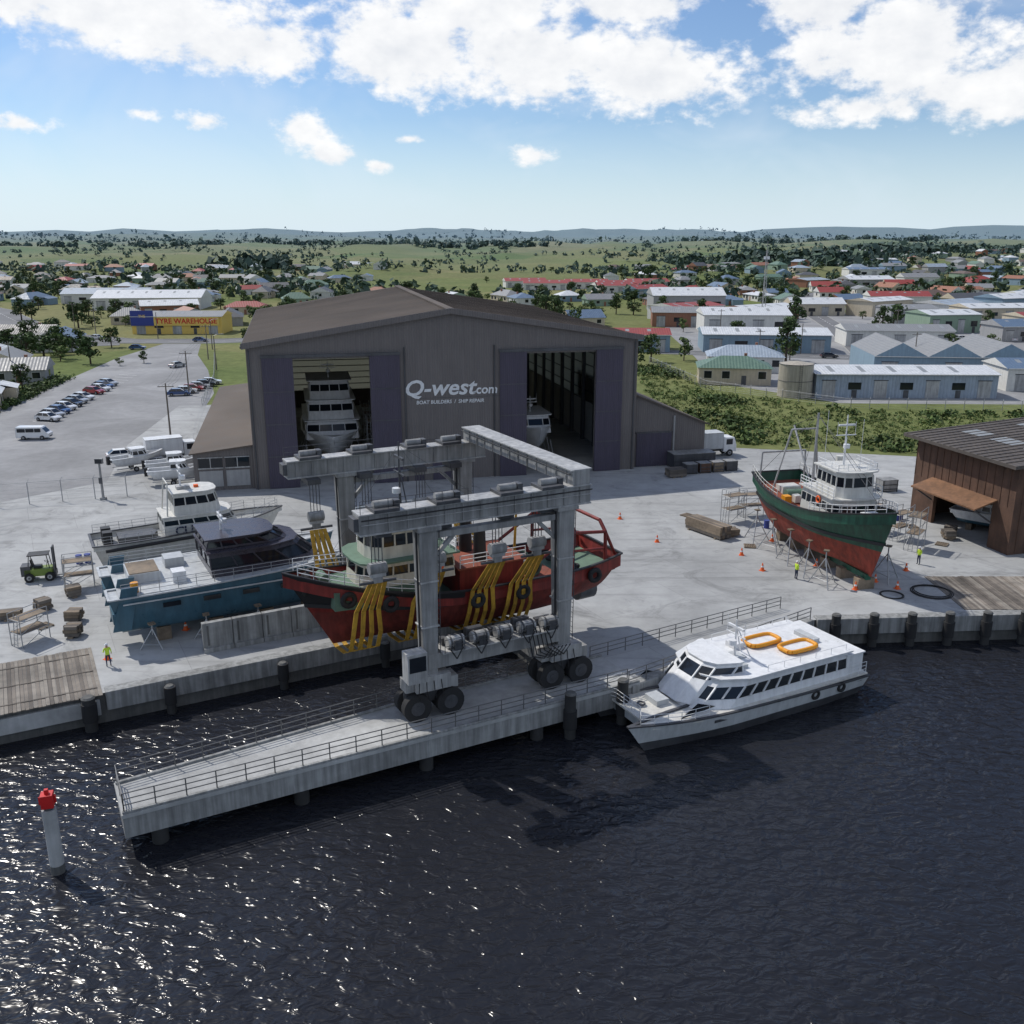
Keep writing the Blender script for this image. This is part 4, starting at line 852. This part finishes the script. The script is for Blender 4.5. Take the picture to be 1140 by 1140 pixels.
# ------------------------------------------------------------ vehicles
def carmesh(col,kind='car'):
    mb=MB()
    if kind=='van':
        L,Wc=4.9,1.85; prof=[(-2.45,.35),(2.45,.35),(2.45,.95),(2.1,1.12),(1.4,1.95),(-2.35,2.0),(-2.45,1.5)]
    else:
        L,Wc=4.4,1.75; prof=[(-2.2,.32),(2.2,.32),(2.22,.62),(2.0,.80),(1.0,.92),(-1.8,.98),(-2.18,.9)]
    n=len(prof); h=Wc/2
    vs=[]
    for y,k in ((-h+.08,.97),(-h,1),(h,1),(h-.08,.97)):
        vs+=[(x*k,y,z) for x,z in prof]
    fs=[tuple(range(n))]
    for r_ in range(3): fs+=[(r_*n+i,(r_+1)*n+i,(r_+1)*n+(i+1)%n,r_*n+(i+1)%n) for i in range(n)]
    fs.append(tuple(range(3*n,4*n))[::-1]); mb.add(vs,fs,col)
    if kind=='van':
        for s_ in (-1,1):
            for x0,x1 in ((-2.2,-1.0),(-.9,.3),(.4,1.3)): mb.box(x0,x1,s_*h-.012,s_*h+.012,1.2,1.75,'glass_dark')
        mb.beam((1.45,0,1.86),(2.08,0,1.17),1.6,.03,'glass_dark'); mb.box(-2.47,-2.44,-.7,.7,1.2,1.8,'glass_dark')
    else:
        a=[(1.2,-h+.06,.90),(1.2,h-.06,.90),(-1.95,h-.06,.95),(-1.95,-h+.06,.95)]; b=[(.35,-h+.26,1.38),(.35,h-.26,1.38),(-1.3,h-.26,1.40),(-1.3,-h+.26,1.40)]
        mb.add(a+b,[(0,1,5,4),(1,2,6,5),(2,3,7,6),(3,0,4,7)],'glass_dark'); mb.add(b+[(x,y,z+.06) for x,y,z in b],[(4,5,6,7),(0,1,5,4),(1,2,6,5),(2,3,7,6),(3,0,4,7)],col)
        for i in range(4): mb.beam(a[i],b[i],.09,.07,col)
        for s_ in (-1,1): mb.beam((-.4,s_*(h-.05),.93),(-.42,s_*(h-.25),1.4),.08,.06,col); mb.box(.85,1.0,s_*(h+.0)-.1,s_*(h)+.1,.95,1.05,col)
    for x in (-1.35,1.4):
        for y in (-h+.06,h-.06): mb.wheel((x,y,.33),(0,1,0),.33,.2)
    for y in (-.62,.62): mb.box(L/2-.03,L/2+.03,y-.18,y+.18,.6,.74,'chrome_lamp'); mb.box(-L/2-.02,-L/2+.04,y-.16,y+.16,.68,.84,'tail_lamp')
    mb.box(L/2-.02,L/2+.04,-.45,.45,.42,.56,'black')
    return mb.mesh('parked_'+kind)
CAR={c:carmesh(c) for c in ('car_white','car_silver','car_blue','car_red','car_dark','car_green')}
VAN=carmesh('car_white','van'); cl=list(CAR)
def car(x,y,rz,c=None): inst('parked_car',CAR[c or random.choice(cl)],(x,y,.0),rz,bevel=.04)
seq=['car_white','car_silver','car_blue','car_white','car_dark','car_silver','car_white','','car_red','car_white','car_blue','car_silver']
for k in range(12):
    if k==7: continue
    f=k/12; car(-79.5-6.5*f+U(-.3,.3),160+44*f,-.35+U(-.06,.06),seq[k])
for k in range(6): car(-66.0+.35*k,187+3.0*k,.25+U(-.05,.05),['car_blue','car_white','car_red','car_silver','car_dark','car_white'][k])
inst('parked_van',VAN,(-74.2,144.8,0),.1,bevel=.05)
for x,y,r_,c in [(-105,268,.1,'car_blue'),(-94,289,.1,'car_blue'),(-140,300,-.6,'car_dark'),(-55,131,.5,'car_white'),(-128,296,-.4,'car_white'),(-81,230,1.2,'car_silver'),(-48,126,.4,'car_silver')]: car(x,y,r_,c)
for k in range(70):
    car(U(66,230),U(215,400),random.choice([0,1.57,.3]),random.choice(['car_white','car_white','car_silver','car_dark','car_blue','car_red']))
def truck(nm,loc,rz,c='white_paint',L=7):
    mb=MB(); mb.box(-L/2,L/2-2.1,-1.2,1.2,1.15,3.5,c); mb.box(-L/2,L/2,-.45,.45,.7,1.0,'black')
    mb.prismY([(L/2-2,.7),(L/2,.7),(L/2,1.6),(L/2-.35,2.7),(L/2-2,2.75)],-1.1,1.1,'white_paint'); mb.beam((L/2-.3,0,2.6),(L/2+.02,0,1.65),1.9,.04,'glass_dark')
    for s_ in (-1,1): mb.box(L/2-1.6,L/2-.6,s_*1.1-.02,s_*1.1+.02,1.7,2.5,'glass_dark')
    for x in (-L/2+1,-L/2+2.2,L/2-1):
        for y in (-.95,.95): mb.wheel((x,y,.5),(0,1,0),.5,.32)
    for z in (1.2,3.4): mb.box(-L/2-.02,L/2-2.08,-1.23,1.23,z,z+.08,'steel_light')
    return mb.obj(nm,loc,rz,bevel=.03)
truck('box_truck',(-47.5,129.5,0),.5); truck('box_truck',(28.2,133.0,0),.27,'boat_grey',L=7.5)
def trailerboat(loc,rz):
    mb=MB(); hull(mb,7,1.15,.7,lambda t:1.9+.4*t*t,1.1,'white_paint','white_paint',rake=1,bw=.4); tier(mb,-.8,1.6,.85,1.7,2.9,.6,.1,.5,'white_paint',(.4,.8),mull=.8)
    for y in (-.9,.9): mb.wheel((-.5,y*1.15,.35),(0,1,0),.35,.2); mb.beam((-3,y,.55),(2.5,y,.55),.1,.1,'galv')
    mb.beam((2.5,0,.55),(4.6,0,.5),.1,.1,'galv'); mb.box(-3.9,-3.5,-.25,.25,1.2,2.3,'black'); mb.beam((2.5,-.9,.55),(2.5,.9,.55),.1,.1,'galv')
    mb.obj('boat_on_trailer',loc,rz)
trailerboat((-44.5,121.5,0),.4); trailerboat((-42.5,117.0,0),.3); trailerboat((-50.5,124.5,0),.7)
# ------------------------------------------------------------ left road / lot
mb=MB(); lot=[(-41,119),(-52,117.6),(-61,105.8),(-92,97),(-120,99),(-122,150),(-92,160),(-97,200),(-103,250),(-103,283),(-92,283),(-84,255),(-72,225),(-60,190),(-55,165),(-43,150)]
mb.add([(x,y,-.012) for x,y in lot],[tuple(range(len(lot)))],'lot_asphalt'); mb.obj('car_park_pavement')
def roadstrip(nm,pts,w,z=-.008,line=True):
    mb=MB(); V=[Vector((x,y,0)) for x,y in pts]; L=[];Rr=[]
    for i,p in enumerate(V):
        d=((V[min(i+1,len(V)-1)]-V[max(i-1,0)]).normalized()); nrm=Vector((-d.y,d.x,0)); L.append((p+nrm*w/2,nrm,d)); Rr.append(p-nrm*w/2)
    for i in range(len(V)-1):
        a,b=L[i][0],L[i+1][0];c,d=Rr[i+1],Rr[i]
        mb.add([(v.x,v.y,hz_(v.x,v.y)+.03+z) for v in (a,d,c,b)],[(0,1,2,3)],'road')
        for s_,e0,e1 in ((1,a,b),(-1,d,c)): mb.beam((e0.x,e0.y,hz_(e0.x,e0.y)+.06),(e1.x,e1.y,hz_(e1.x,e1.y)+.06),.25,.12,'kerb')
        if line:
            n=max(1,int((V[i+1]-V[i]).length/6))
            for k in range(n):
                p=V[i].lerp(V[i+1],k/n);q=V[i].lerp(V[i+1],(k+.5)/n); t=(q-p).normalized(); o=Vector((-t.y,t.x,0))*.08
                mb.add([(v.x,v.y,hz_(v.x,v.y)+.035+z) for v in (p-o,p+o,q+o,q-o)],[(0,1,2,3)],'asphalt_line')
    mb.obj(nm)
roadstrip('road',[(-420,640),(-300,505),(-222,415),(-175,345),(-145,307),(-118,290),(-90,290),(-50,305),(10,340)],13)
roadstrip('road',[(-116,283),(-170,262),(-260,230)],9,z=-.004)
roadstrip('road',[(40,262),(85,250),(150,236),(300,215)],9); roadstrip('road',[(95,255),(112,330),(130,430),(170,560)],8,z=-.004); roadstrip('road',[(60,430),(130,428),(330,400)],8,z=.0)
mb=MB()
for k in range(16):
    x=-77.2-6.5*k/12; y=158+46*k/12; mb.add([(x-4.6,y+1.6,-.004),(x-4.6,y+1.75,-.004),(x,y+.15,-.004),(x,y,-.004)],[(0,1,2,3)],'asphalt_line')
mb.obj('parking_bay_markings')
mb=MB(); y2=[(62,178),(110,176),(240,150),(330,190),(300,300),(230,410),(70,400),(52,330),(48,250),(44,205)]
mb.add([(x,y,-.02) for x,y in y2],[tuple(range(len(y2)))],'lot_asphalt'); mb.obj('industrial_yard_pavement')
def fence(nm,pts,h=2.2,sp=3.2,mesh=True,mat='galv'):
    mb=MB()
    for (x0,y0),(x1,y1) in zip(pts[:-1],pts[1:]):
        a=Vector((x0,y0,0));b=Vector((x1,y1,0)); n=max(1,int((b-a).length/sp))
        for i in range(n+1): p=a.lerp(b,i/n); mb.cyl(p,p+Vector((0,0,h)),.06,mat,n=6); mb.cyl(p+Vector((0,0,h)),p+Vector((.15,.25,h+.35)),.03,mat,n=4)
        for k in range(5): z=Vector((0,0,h*(k+.6)/5)); mb.cyl(a+z,b+z,.014,mat,n=4)
        z=Vector((0,0,h)); mb.cyl(a+z,b+z,.03,mat,n=5)
    mb.obj(nm)
fence('chain_link_fence',[(-92,97),(-60,106),(-46.5,110.6)],2.6)
fence('chain_link_fence',[(34,236),(40,195),(62,172),(112,168)],1.8); fence('chain_link_fence',[(-58,176),(-66,210),(-78,250)],1.2)
def pole(nm,loc,h,arm=1.2,lamp=False):
    mb=MB(); mb.cyl((0,0,-.3),(0,0,h),.16,'wood_grey',r2=.1,n=8)
    if lamp: mb.path([(0,0,h),(.8,0,h+.35),(1.8,0,h+.4)],.05,'galv'); mb.box(1.6,2.3,-.14,.14,h+.33,h+.45,'steel_light')
    else:
        mb.beam((-arm,0,h-.5),(arm,0,h-.5),.1,.12,'wood_grey')
        for x in (-arm*.9,-arm*.4,arm*.4,arm*.9): mb.cyl((x,0,h-.44),(x,0,h-.2),.05,'white_paint',n=6)
    mb.obj(nm,loc,R()*.3)
PL=[(-52.7,143.8,0),(-64,187,0),(-78.2,245.4,0)]
for l in PL+[(-130,300,0),(-150,330,0),(-108,205,0),(60,232,0),(95,225,0),(130,215,0),(120,300,0),(65,300,0),(160,260,0)]: pole('utility_pole',l,8.8)
for l in ((-70,225,0),(-84,268,0),(-110,298,0),(78,258,0)): pole('street_lamp',l,8,lamp=True)
mb=MB()
for p,q in zip(PL[:-1],PL[1:]):
    for o in (-1,-.4,.4,1):
        a=Vector(p)+Vector((o,0,8.6));b=Vector(q)+Vector((o,0,8.6)); prev=a
        for k in range(1,9): t=k/8; c=a.lerp(b,t)-Vector((0,0,1.2*4*t*(1-t))); mb.cyl(prev,c,.02,'black',n=3); prev=c
mb.obj('power_lines')
mb=MB(); mb.cyl((0,0,0),(0,0,4.4),.16,'steel_grey',r2=.12); mb.box(-.45,.45,-.2,.2,4.4,5.0,'steel_grey'); mb.box(-.4,.4,-.24,-.21,4.45,4.95,'glass_dark'); mb.box(-.3,.3,-.3,.3,0,.25,'conc'); mb.box(-.2,.2,-.25,-.12,2,2.7,'steel_dark')
mb.obj('floodlight_post',(-48.8,109.2,0))
mb=MB()
for k in range(3):
    t=2*math.pi*k/3; mb.cyl((math.cos(t)*.9,math.sin(t)*.9,0),(math.cos(t)*.25,math.sin(t)*.25,26),.09,'steel_light',n=5)
for j in range(16):
    z0=j*1.6;z1=z0+1.6; r0=.9-.65*z0/26;r1=.9-.65*z1/26
    for k in range(3):
        t=2*math.pi*k/3;t2=t+2*math.pi/3; mb.cyl((math.cos(t)*r0,math.sin(t)*r0,z0),(math.cos(t2)*r1,math.sin(t2)*r1,z1),.05,'steel_light',n=4)
mb.cyl((0,0,25),(0,0,29),.06,'steel_light'); mb.box(-1,1,-.1,.1,23,24,'white_paint'); mb.obj('communications_mast',(87,335,0))
# ------------------------------------------------------------ buildings
def house(nm,loc,rz,w,d,h,rh,wall,roof,hip=0,wins=True,far=None,base=0):
    mb=far or MB()
    if far: mb.M=Matrix.Translation(loc)@Matrix.Rotation(rz,4,'Z')
    x,y=w/2,d/2; o=.45
    mb.add([(-x,-y,-1.5),(x,-y,-1.5),(x,y,-1.5),(-x,y,-1.5),(-x,-y,h),(x,-y,h),(x,y,h),(-x,y,h)],[(0,1,5,4),(1,2,6,5),(2,3,7,6),(3,0,4,7)],wall)
    hx=x+o;hy=y+o; rx=hx-(hy if hip else 0)*.95; zr=h+rh; ze=h-.05
    vs=[(-hx,-hy,ze),(hx,-hy,ze),(hx,hy,ze),(-hx,hy,ze),(-rx,0,zr),(rx,0,zr)]
    mb.add(vs,[(0,1,5,4),(2,3,4,5)],roof); mb.add(vs,[(1,2,5),(3,0,4)],roof if hip else wall)
    if wins:
        n=max(2,int(w/3.2))
        for k in range(n):
            cx_=-x+w*(k+.5)/n; ww=min(1.6,w/n*.55)
            for s_ in (-1,1):
                if k==n//2: mb.box(cx_-.5,cx_+.5,s_*(y+.02)-.03,s_*(y+.02)+.03,0,2.0,'wall_brick' if R()<.3 else 'rf_dark')
                else:
                    mb.box(cx_-ww/2-.08,cx_+ww/2+.08,s_*(y+.02)-.02,s_*(y+.02)+.02,h*.38-.08,h*.8+.08,'wall_white'); mb.box(cx_-ww/2,cx_+ww/2,s_*(y+.03)-.03,s_*(y+.03)+.03,h*.38,h*.8,'glass_dark')
        for s_ in (-1,1): mb.box(s_*(x+.02)-.03,s_*(x+.02)+.03,-.8,.8,h*.38,h*.8,'glass_dark')
        if hip or R()<.5: mb.box(x*.3,x*.3+.6,-.3+y*.3,.4+y*.3,h,zr+.4,'wall_brick')
        if R()<.4:
            mb.box(x*.1,x*.9,-y-2.2,-y-.003,-.5,h*.92,wall); mb.add([(x*.1-.3,-y-2.5,h*.9),(x*.9+.3,-y-2.5,h*.9),(x*.9+.3,-y+.5,h+.55),(x*.1-.3,-y+.5,h+.55)],[(0,1,2,3)],roof)
    if not far: return mb.obj(nm,loc,rz)
    mb.M=None
def shed(nm,loc,rz,w,d,h,rh,wall,roof,bays=4,saw=0):
    mb=MB(); x,y=w/2,d/2
    mb.box(-x,x,-y,y,-1,h,wall)
    if saw:
        for k in range(saw):
            a=-x+w*k/saw;b=-x+w*(k+1)/saw; c=(a+b)/2
            vs=[(a,-y-.4,h+.01),(b,-y-.4,h+.01),(c,-y-.4,h+rh),(a,y+.4,h+.01),(b,y+.4,h+.01),(c,y+.4,h+rh)]
            mb.add(vs,[(0,2,5,3),(1,4,5,2)],roof); mb.add(vs,[(0,1,2),(3,5,4)],wall)
    else:
        vs=[(-x-.4,-y-.4,h+.01),(x+.4,-y-.4,h+.01),(x+.4,0,h+rh),(-x-.4,0,h+rh),(x+.4,y+.4,h+.01),(-x-.4,y+.4,h+.01)]
        mb.add(vs,[(0,1,2,3),(3,2,4,5)],roof); mb.add(vs,[(0,3,5),(1,4,2)],wall)
        for k in range(int(w/6)):
            xx=-x+3+k*6; mb.add([(xx,-y*.8,h+.05+rh*.2),(xx+1,-y*.8,h+.05+rh*.2),(xx+1,-y*.2,h+.05+rh*.8),(xx,-y*.2,h+.05+rh*.8)],[(0,1,2,3)],'roof_skylight')
    for k in range(bays):
        cx_=-x+w*(k+.5)/bays; bw=w/bays*.5
        if k%2==0: mb.box(cx_-bw/2,cx_+bw/2,-y-.06,-y-.003,0,h*.72,'steel_light'); mb.box(cx_-bw/2-.15,cx_+bw/2+.15,-y-.1,-y-.003,h*.723,h*.76,'steel_dark')
        else: mb.box(cx_-bw/2,cx_+bw/2,-y-.06,-y-.003,h*.35,h*.65,'glass_dark'); mb.box(cx_-.5,cx_+.5,-y-.05,-y-.003,0,h*.33,'steel_dark')
    mb.box(-x-.1,x+.1,-y-.5,-y-.41,h-.12,h+.05,'wall_white')
    return mb.obj(nm,loc,rz)
PLACED=[]
def reg(x,y,r): PLACED.append((x,y,r))
def free(x,y,r): return all((x-a)**2+(y-b)**2>(r+c)**2 for a,b,c in PLACED)
tw=shed('warehouse',(-109,319,0),.03,29,13,5.6,1.4,'sign_yellow','rf_grey',5); reg(-109,319,18)
mb=MB(); mb.box(-7,14,-.1,.1,0,2.8,'sign_yellow'); mb.box(-14.4,-7.05,-.1,.1,0,4.8,'sign_blue'); s1=mb.obj('shop_sign',(-109,312.2,2.7),.03)
text('sign_text','TYRE WAREHOUSE',2.3,'mark_red',(3.4,-.13,.7),(math.pi/2,0,0),s1,.02); text('sign_text_b','THE',1.2,'sign_yellow',(-10.7,-.13,2.6),(math.pi/2,0,0),s1,.02)
shed('school_hall',(-160,432,0),.1,46,22,5,3,'wall_white','rf_white',6); reg(-160,432,30)
shed('school_building',(-195,470,0),.1,40,16,4.5,2.5,'wall_white','rf_lblue',6); reg(-195,470,24)
shed('school_building',(-140,395,0),.4,22,12,4,2,'wall_brick','rf_white',4); reg(-140,395,14)
shed('long_workshop',(77,191,0),-.03,35,14,4.6,1.0,'rf_lblue','rf_white',7); reg(77,191,20)
mb=MB(); mb.cyl((0,0,0),(0,0,6.4),3.3,'tank',n=32); mb.cyl((0,0,6.4),(0,0,6.9),3.35,'tank',r2=.4,n=32); mb.torus((0,0,3.2),(0,0,1),3.32,.05,'steel_dark',n=32); mb.torus((0,0,6.4),(0,0,1),3.34,.06,'steel_dark',n=32); mb.ladder((0,-3.45,0),(0,-3.45,6.6),.5,'steel_dark'); mb.obj('storage_tank',(55.8,186.5,0)); reg(56.5,190,5)
house('office_building',(48,206,0),-.15,15,10,3.6,2.0,'wall_cream','rf_green',1); reg(48,206,11)
house('office_building',(55,226,0),-.15,17,10,3.6,2.2,'wall_white','rf_lblue',1); reg(55,226,11)
shed('sawtooth_workshop',(99,222,0),-.12,34,24,4.8,3.0,'wall_blue','rf_grey',5,saw=3); reg(99,222,24)
shed('industrial_shed',(114,198,0),-.05,26,12,4.6,1.5,'wall_white','rf_blue',4); reg(114,196,16)
shed('industrial_shed',(77,322,0),-.05,28,18,6,2.0,'wall_white','rf_white',4); reg(77,322,18)
shed('industrial_shed',(74,414,0),0,30,20,7,3.0,'wall_grey','rf_white',4); reg(74,414,20)
shed('industrial_shed',(70,268,0),-.1,34,16,4.8,1.4,'wall_blue','rf_white',5); reg(70,268,20)
shed('industrial_shed',(112,282,0),-.1,30,14,4.5,1.4,'wall_white','rf_grey',5); reg(112,282,18)
shed('industrial_shed',(150,240,0),-.1,30,18,5,1.6,'wall_grey','rf_white',5); reg(150,240,19)
shed('industrial_shed',(62,345,0),-.1,24,14,5,1.6,'wall_brick','rf_grey',4); reg(50,345,16)
shed('industrial_shed',(36,268,0),-.05,15,12,4.6,1.4,'wall_blue','rf_red',3); reg(36,268,11)
for i,(x,y) in enumerate([(20,590),(46,604),(64,585),(8,620),(84,610),(60,560)]): shed('red_roofed_depot',(x,y,0),.05*i,26,14,4,1.8,'wall_white','rf_red',5); reg(x,y,16)
for i,(x,y,r_) in enumerate([(-106,158,.3),(-100,176,.4),(-108,206,.25),(-124,190,.2),(-118,222,.3),(-134,240,.2),(-150,215,.1),(-146,185,.3),(-130,168,.2),(-107,140,.3)]):
    house('house',(x,y,0),r_+ (1.57 if i%3==1 else 0),14,9,3,2.2,['wall_white','wall_cream','wall_grey'][i%3],['rf_grey','rf_white','rf_grey','rf_brown'][i%4],i%2); reg(x,y,10)
for x,y,r_ in [(-95,165,45),(-80,140,40),(-85,210,25),(-95,260,18),(-100,290,14),(-72,235,16),(-20,145,50),(10,150,30),(-10,185,40),(55,155,30),(90,150,30),(120,140,40),(-123,290,12),(-150,312,14),(-178,350,14),(-200,380,14),(-222,415,14),(-260,455,14),(-300,505,16),(-60,300,14),(-20,322,14),(95,255,8),(100,290,8),(112,330,8),(120,370,8),(87,335,5),(130,430,10),(150,490,10),(-180,258,10),(-230,240,12)]: reg(x,y,r_) if r_<40 else PLACED.append((x,y,r_*.7))
WL=['wall_white','wall_white','wall_cream','wall_grey','wall_brick','wall_blue','wall_green']; RL=['rf_grey','rf_grey','rf_grey','rf_red','rf_green','rf_white','rf_white','rf_brown','rf_lblue','rf_dark','rf_terra','rf_blue','rf_dark']
def intown(x,y):
    if abs(x)>y*.60+30 or y<225: return 0
    if x<-105 and y<750 : return .72
    if -105<=x<60 and 385<y<520: return .4
    if -105<=x<=60 and 330<y<=385: return .35
    if x>=60 and 225<y<460: return .9
    if x>=60 and 460<=y<950: return .68 if x>y*.16 else .2
    if x<-105 and y<1000: return .25
    if x>y*.3 and y<1300: return .35
    return 0
far=MB()
y=228
while y<1300:
    step=22+y*.016; x=-y*.62-30
    while x<y*.62+30:
        xx=x+U(-7,7);yy=y+U(-7,7)
        pr=intown(xx,yy)
        if R()<pr:
            ind=(xx>60 and yy<430) or (xx>60 and R()<.12)
            rr=15 if ind else 9
            if free(xx,yy,rr*.8):
                z=hz_(xx,yy)+.03; a=random.choice([0,1.57])+U(-.4,.4)+.2
                if ind: shed('industrial_shed',(xx,yy,z),a*.3,U(16,30),U(11,18),U(4.2,6.5),U(1,2.5),random.choice(WL),random.choice(['rf_white','rf_white','rf_lblue','rf_grey','rf_grey','rf_red','rf_blue']),4)
                elif yy<620: house('house',(xx,yy,z),a,U(10,18),U(7.5,11),U(2.8,3.4),U(1.4,2.8),random.choice(WL),random.choice(RL),R()<.5)
                else: house('',(xx,yy,z),a,U(10,18),U(8,11),U(2.8,4),U(1.6,2.8),random.choice(WL),random.choice(RL),R()<.5,wins=False,far=far)
                reg(xx,yy,rr*.75)
        x+=step
    y+=step*.92
far.obj('distant_houses')
# ------------------------------------------------------------ trees
def treemesh(nm,H,Rr,ms,nc,seed,cone=0):
    random.seed(seed); mb=MB(); th=H*.35
    mb.cyl((0,0,-.5),(.1,.05,th),H*.035,'bark',r2=H*.022,n=8); mb.cyl((.1,.05,th),(0,.1,H*.75),H*.022,'bark',r2=H*.006,n=6)
    for k in range(nc):
        t=U(0,6.28); f=(k+.5)/nc; zz=H*(.28+.64*f) if cone else H*(.34+.56*R())
        rr=(Rr*(1-f)*.9+.4 if cone else Rr*math.sqrt(max(.05,1-((zz/H-.58)/.42)**2))*U(.25,.85))
        c=(math.cos(t)*rr,math.sin(t)*rr,zz); mb.cyl((0,.05,max(th*.7,zz-Rr*.5)),c,H*.010,'bark',r2=.03,n=5)
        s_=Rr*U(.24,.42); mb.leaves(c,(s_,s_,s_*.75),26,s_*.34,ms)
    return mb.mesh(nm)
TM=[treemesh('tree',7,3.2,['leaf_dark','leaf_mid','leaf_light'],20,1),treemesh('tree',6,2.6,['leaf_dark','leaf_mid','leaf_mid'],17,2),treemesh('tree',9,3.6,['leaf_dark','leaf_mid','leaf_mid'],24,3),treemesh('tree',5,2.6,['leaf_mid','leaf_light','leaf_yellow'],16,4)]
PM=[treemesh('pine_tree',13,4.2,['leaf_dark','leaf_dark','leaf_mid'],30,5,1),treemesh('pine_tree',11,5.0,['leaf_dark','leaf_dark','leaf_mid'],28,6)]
random.seed(11); cnt=0
tries=0
while cnt<470 and tries<8000:
    tries+=1; y=225+ (R()**1.4)*560; x=U(-.62,.62)*y
    if intown(x,y)==0 and R()>.12: continue
    if x>55 and y<430 and R()<.4: continue
    if not free(x,y,2.0): continue
    k=random.randrange(4)
    if R()<.10: inst('pine_tree',random.choice(PM),(x,y,hz_(x,y)),R()*6,scale=U(.6,.9))
    else: inst('tree',TM[k],(x,y,hz_(x,y)),R()*6,scale=(U(.6,1.1),U(.6,1.1),U(.5,1.0)))
    cnt+=1
for x,y,s_ in [(-92,147,.5),(-94,152,.55),(-96,158,.5),(-95,164,.6),(-98,171,.6),(-99,187,.55),(-101,195,.6),(-98,152,.6),(-112,170,.8),(-120,210,.8),(-127,262,.8),(-136,270,.9),(-92,238,.35),(-96,233,.4),(30,230,.9),(35,240,.8),(-68,262,.5),(-76,275,.6)]: inst('tree',random.choice(TM),(x,y,0),R()*6,scale=s_)
mb=MB()
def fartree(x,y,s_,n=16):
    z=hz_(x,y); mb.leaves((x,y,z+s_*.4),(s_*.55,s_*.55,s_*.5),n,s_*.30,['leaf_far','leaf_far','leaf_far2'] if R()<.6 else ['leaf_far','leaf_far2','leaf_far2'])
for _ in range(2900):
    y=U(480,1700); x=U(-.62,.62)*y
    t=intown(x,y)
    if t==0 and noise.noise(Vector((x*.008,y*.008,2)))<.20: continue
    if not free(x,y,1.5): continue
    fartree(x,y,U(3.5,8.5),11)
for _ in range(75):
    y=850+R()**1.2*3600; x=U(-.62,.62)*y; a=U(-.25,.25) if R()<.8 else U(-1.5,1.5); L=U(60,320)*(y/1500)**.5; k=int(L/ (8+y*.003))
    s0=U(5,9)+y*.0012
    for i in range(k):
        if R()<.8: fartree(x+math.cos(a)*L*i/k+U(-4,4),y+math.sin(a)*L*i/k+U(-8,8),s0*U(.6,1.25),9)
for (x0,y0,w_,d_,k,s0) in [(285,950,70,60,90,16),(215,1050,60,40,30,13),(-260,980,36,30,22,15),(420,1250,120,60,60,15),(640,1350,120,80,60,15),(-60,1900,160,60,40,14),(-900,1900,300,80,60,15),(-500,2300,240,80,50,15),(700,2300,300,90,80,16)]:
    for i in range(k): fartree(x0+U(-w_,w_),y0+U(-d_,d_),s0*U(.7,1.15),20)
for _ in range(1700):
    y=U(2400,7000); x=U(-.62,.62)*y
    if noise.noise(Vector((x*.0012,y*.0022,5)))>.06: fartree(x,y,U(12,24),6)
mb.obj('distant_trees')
# scrub
mb=MB(); poly=[(29,156),(33.5,141),(72,131.5),(150,120),(240,112),(240,148),(112,166),(62,170),(42,190),(37,235),(30,232),(27,190)]
def inside(x,y,P_):
    c=False;j=len(P_)-1
    for i in range(len(P_)):
        if (P_[i][1]>y)!=(P_[j][1]>y) and x<(P_[j][0]-P_[i][0])*(y-P_[i][1])/(P_[j][1]-P_[i][1])+P_[i][0]: c=not c
        j=i
    return c
k=0
while k<3400:
    x=U(26,150);y=U(112,236)
    if not inside(x,y,poly): continue
    k+=1; v=noise.noise(Vector((x*.07,y*.07,1)))+.6*noise.noise(Vector((x*.2,y*.2,4)))
    if v>.27: ms=['leaf_dark','leaf_mid','leaf_light']; s_=U(.6,1.3)
    elif v>-.1: ms=['leaf_mid','leaf_light','leaf_yellow']; s_=U(.4,.85)
    else: ms=['leaf_mid','leaf_light','leaf_yellow'] if R()<.4 else ['leaf_light','leaf_yellow','leaf_yellow']; s_=U(.3,.6)
    mb.leaves((x,y,s_*.3),(s_,s_,s_*.65),15,s_*.33,ms)
mb.obj('scrub_bushes')
mb=MB()
for k in range(500):
    f=R(); x=-90-10*f+U(-2.5,2.5); y=140+70*f+U(-2,2); s_=U(.6,1.2); mb.leaves((x,y,s_*.4),(s_,s_,s_*.9),14,s_*.3,['leaf_dark','leaf_mid','leaf_light'])
mb.obj('hedge')
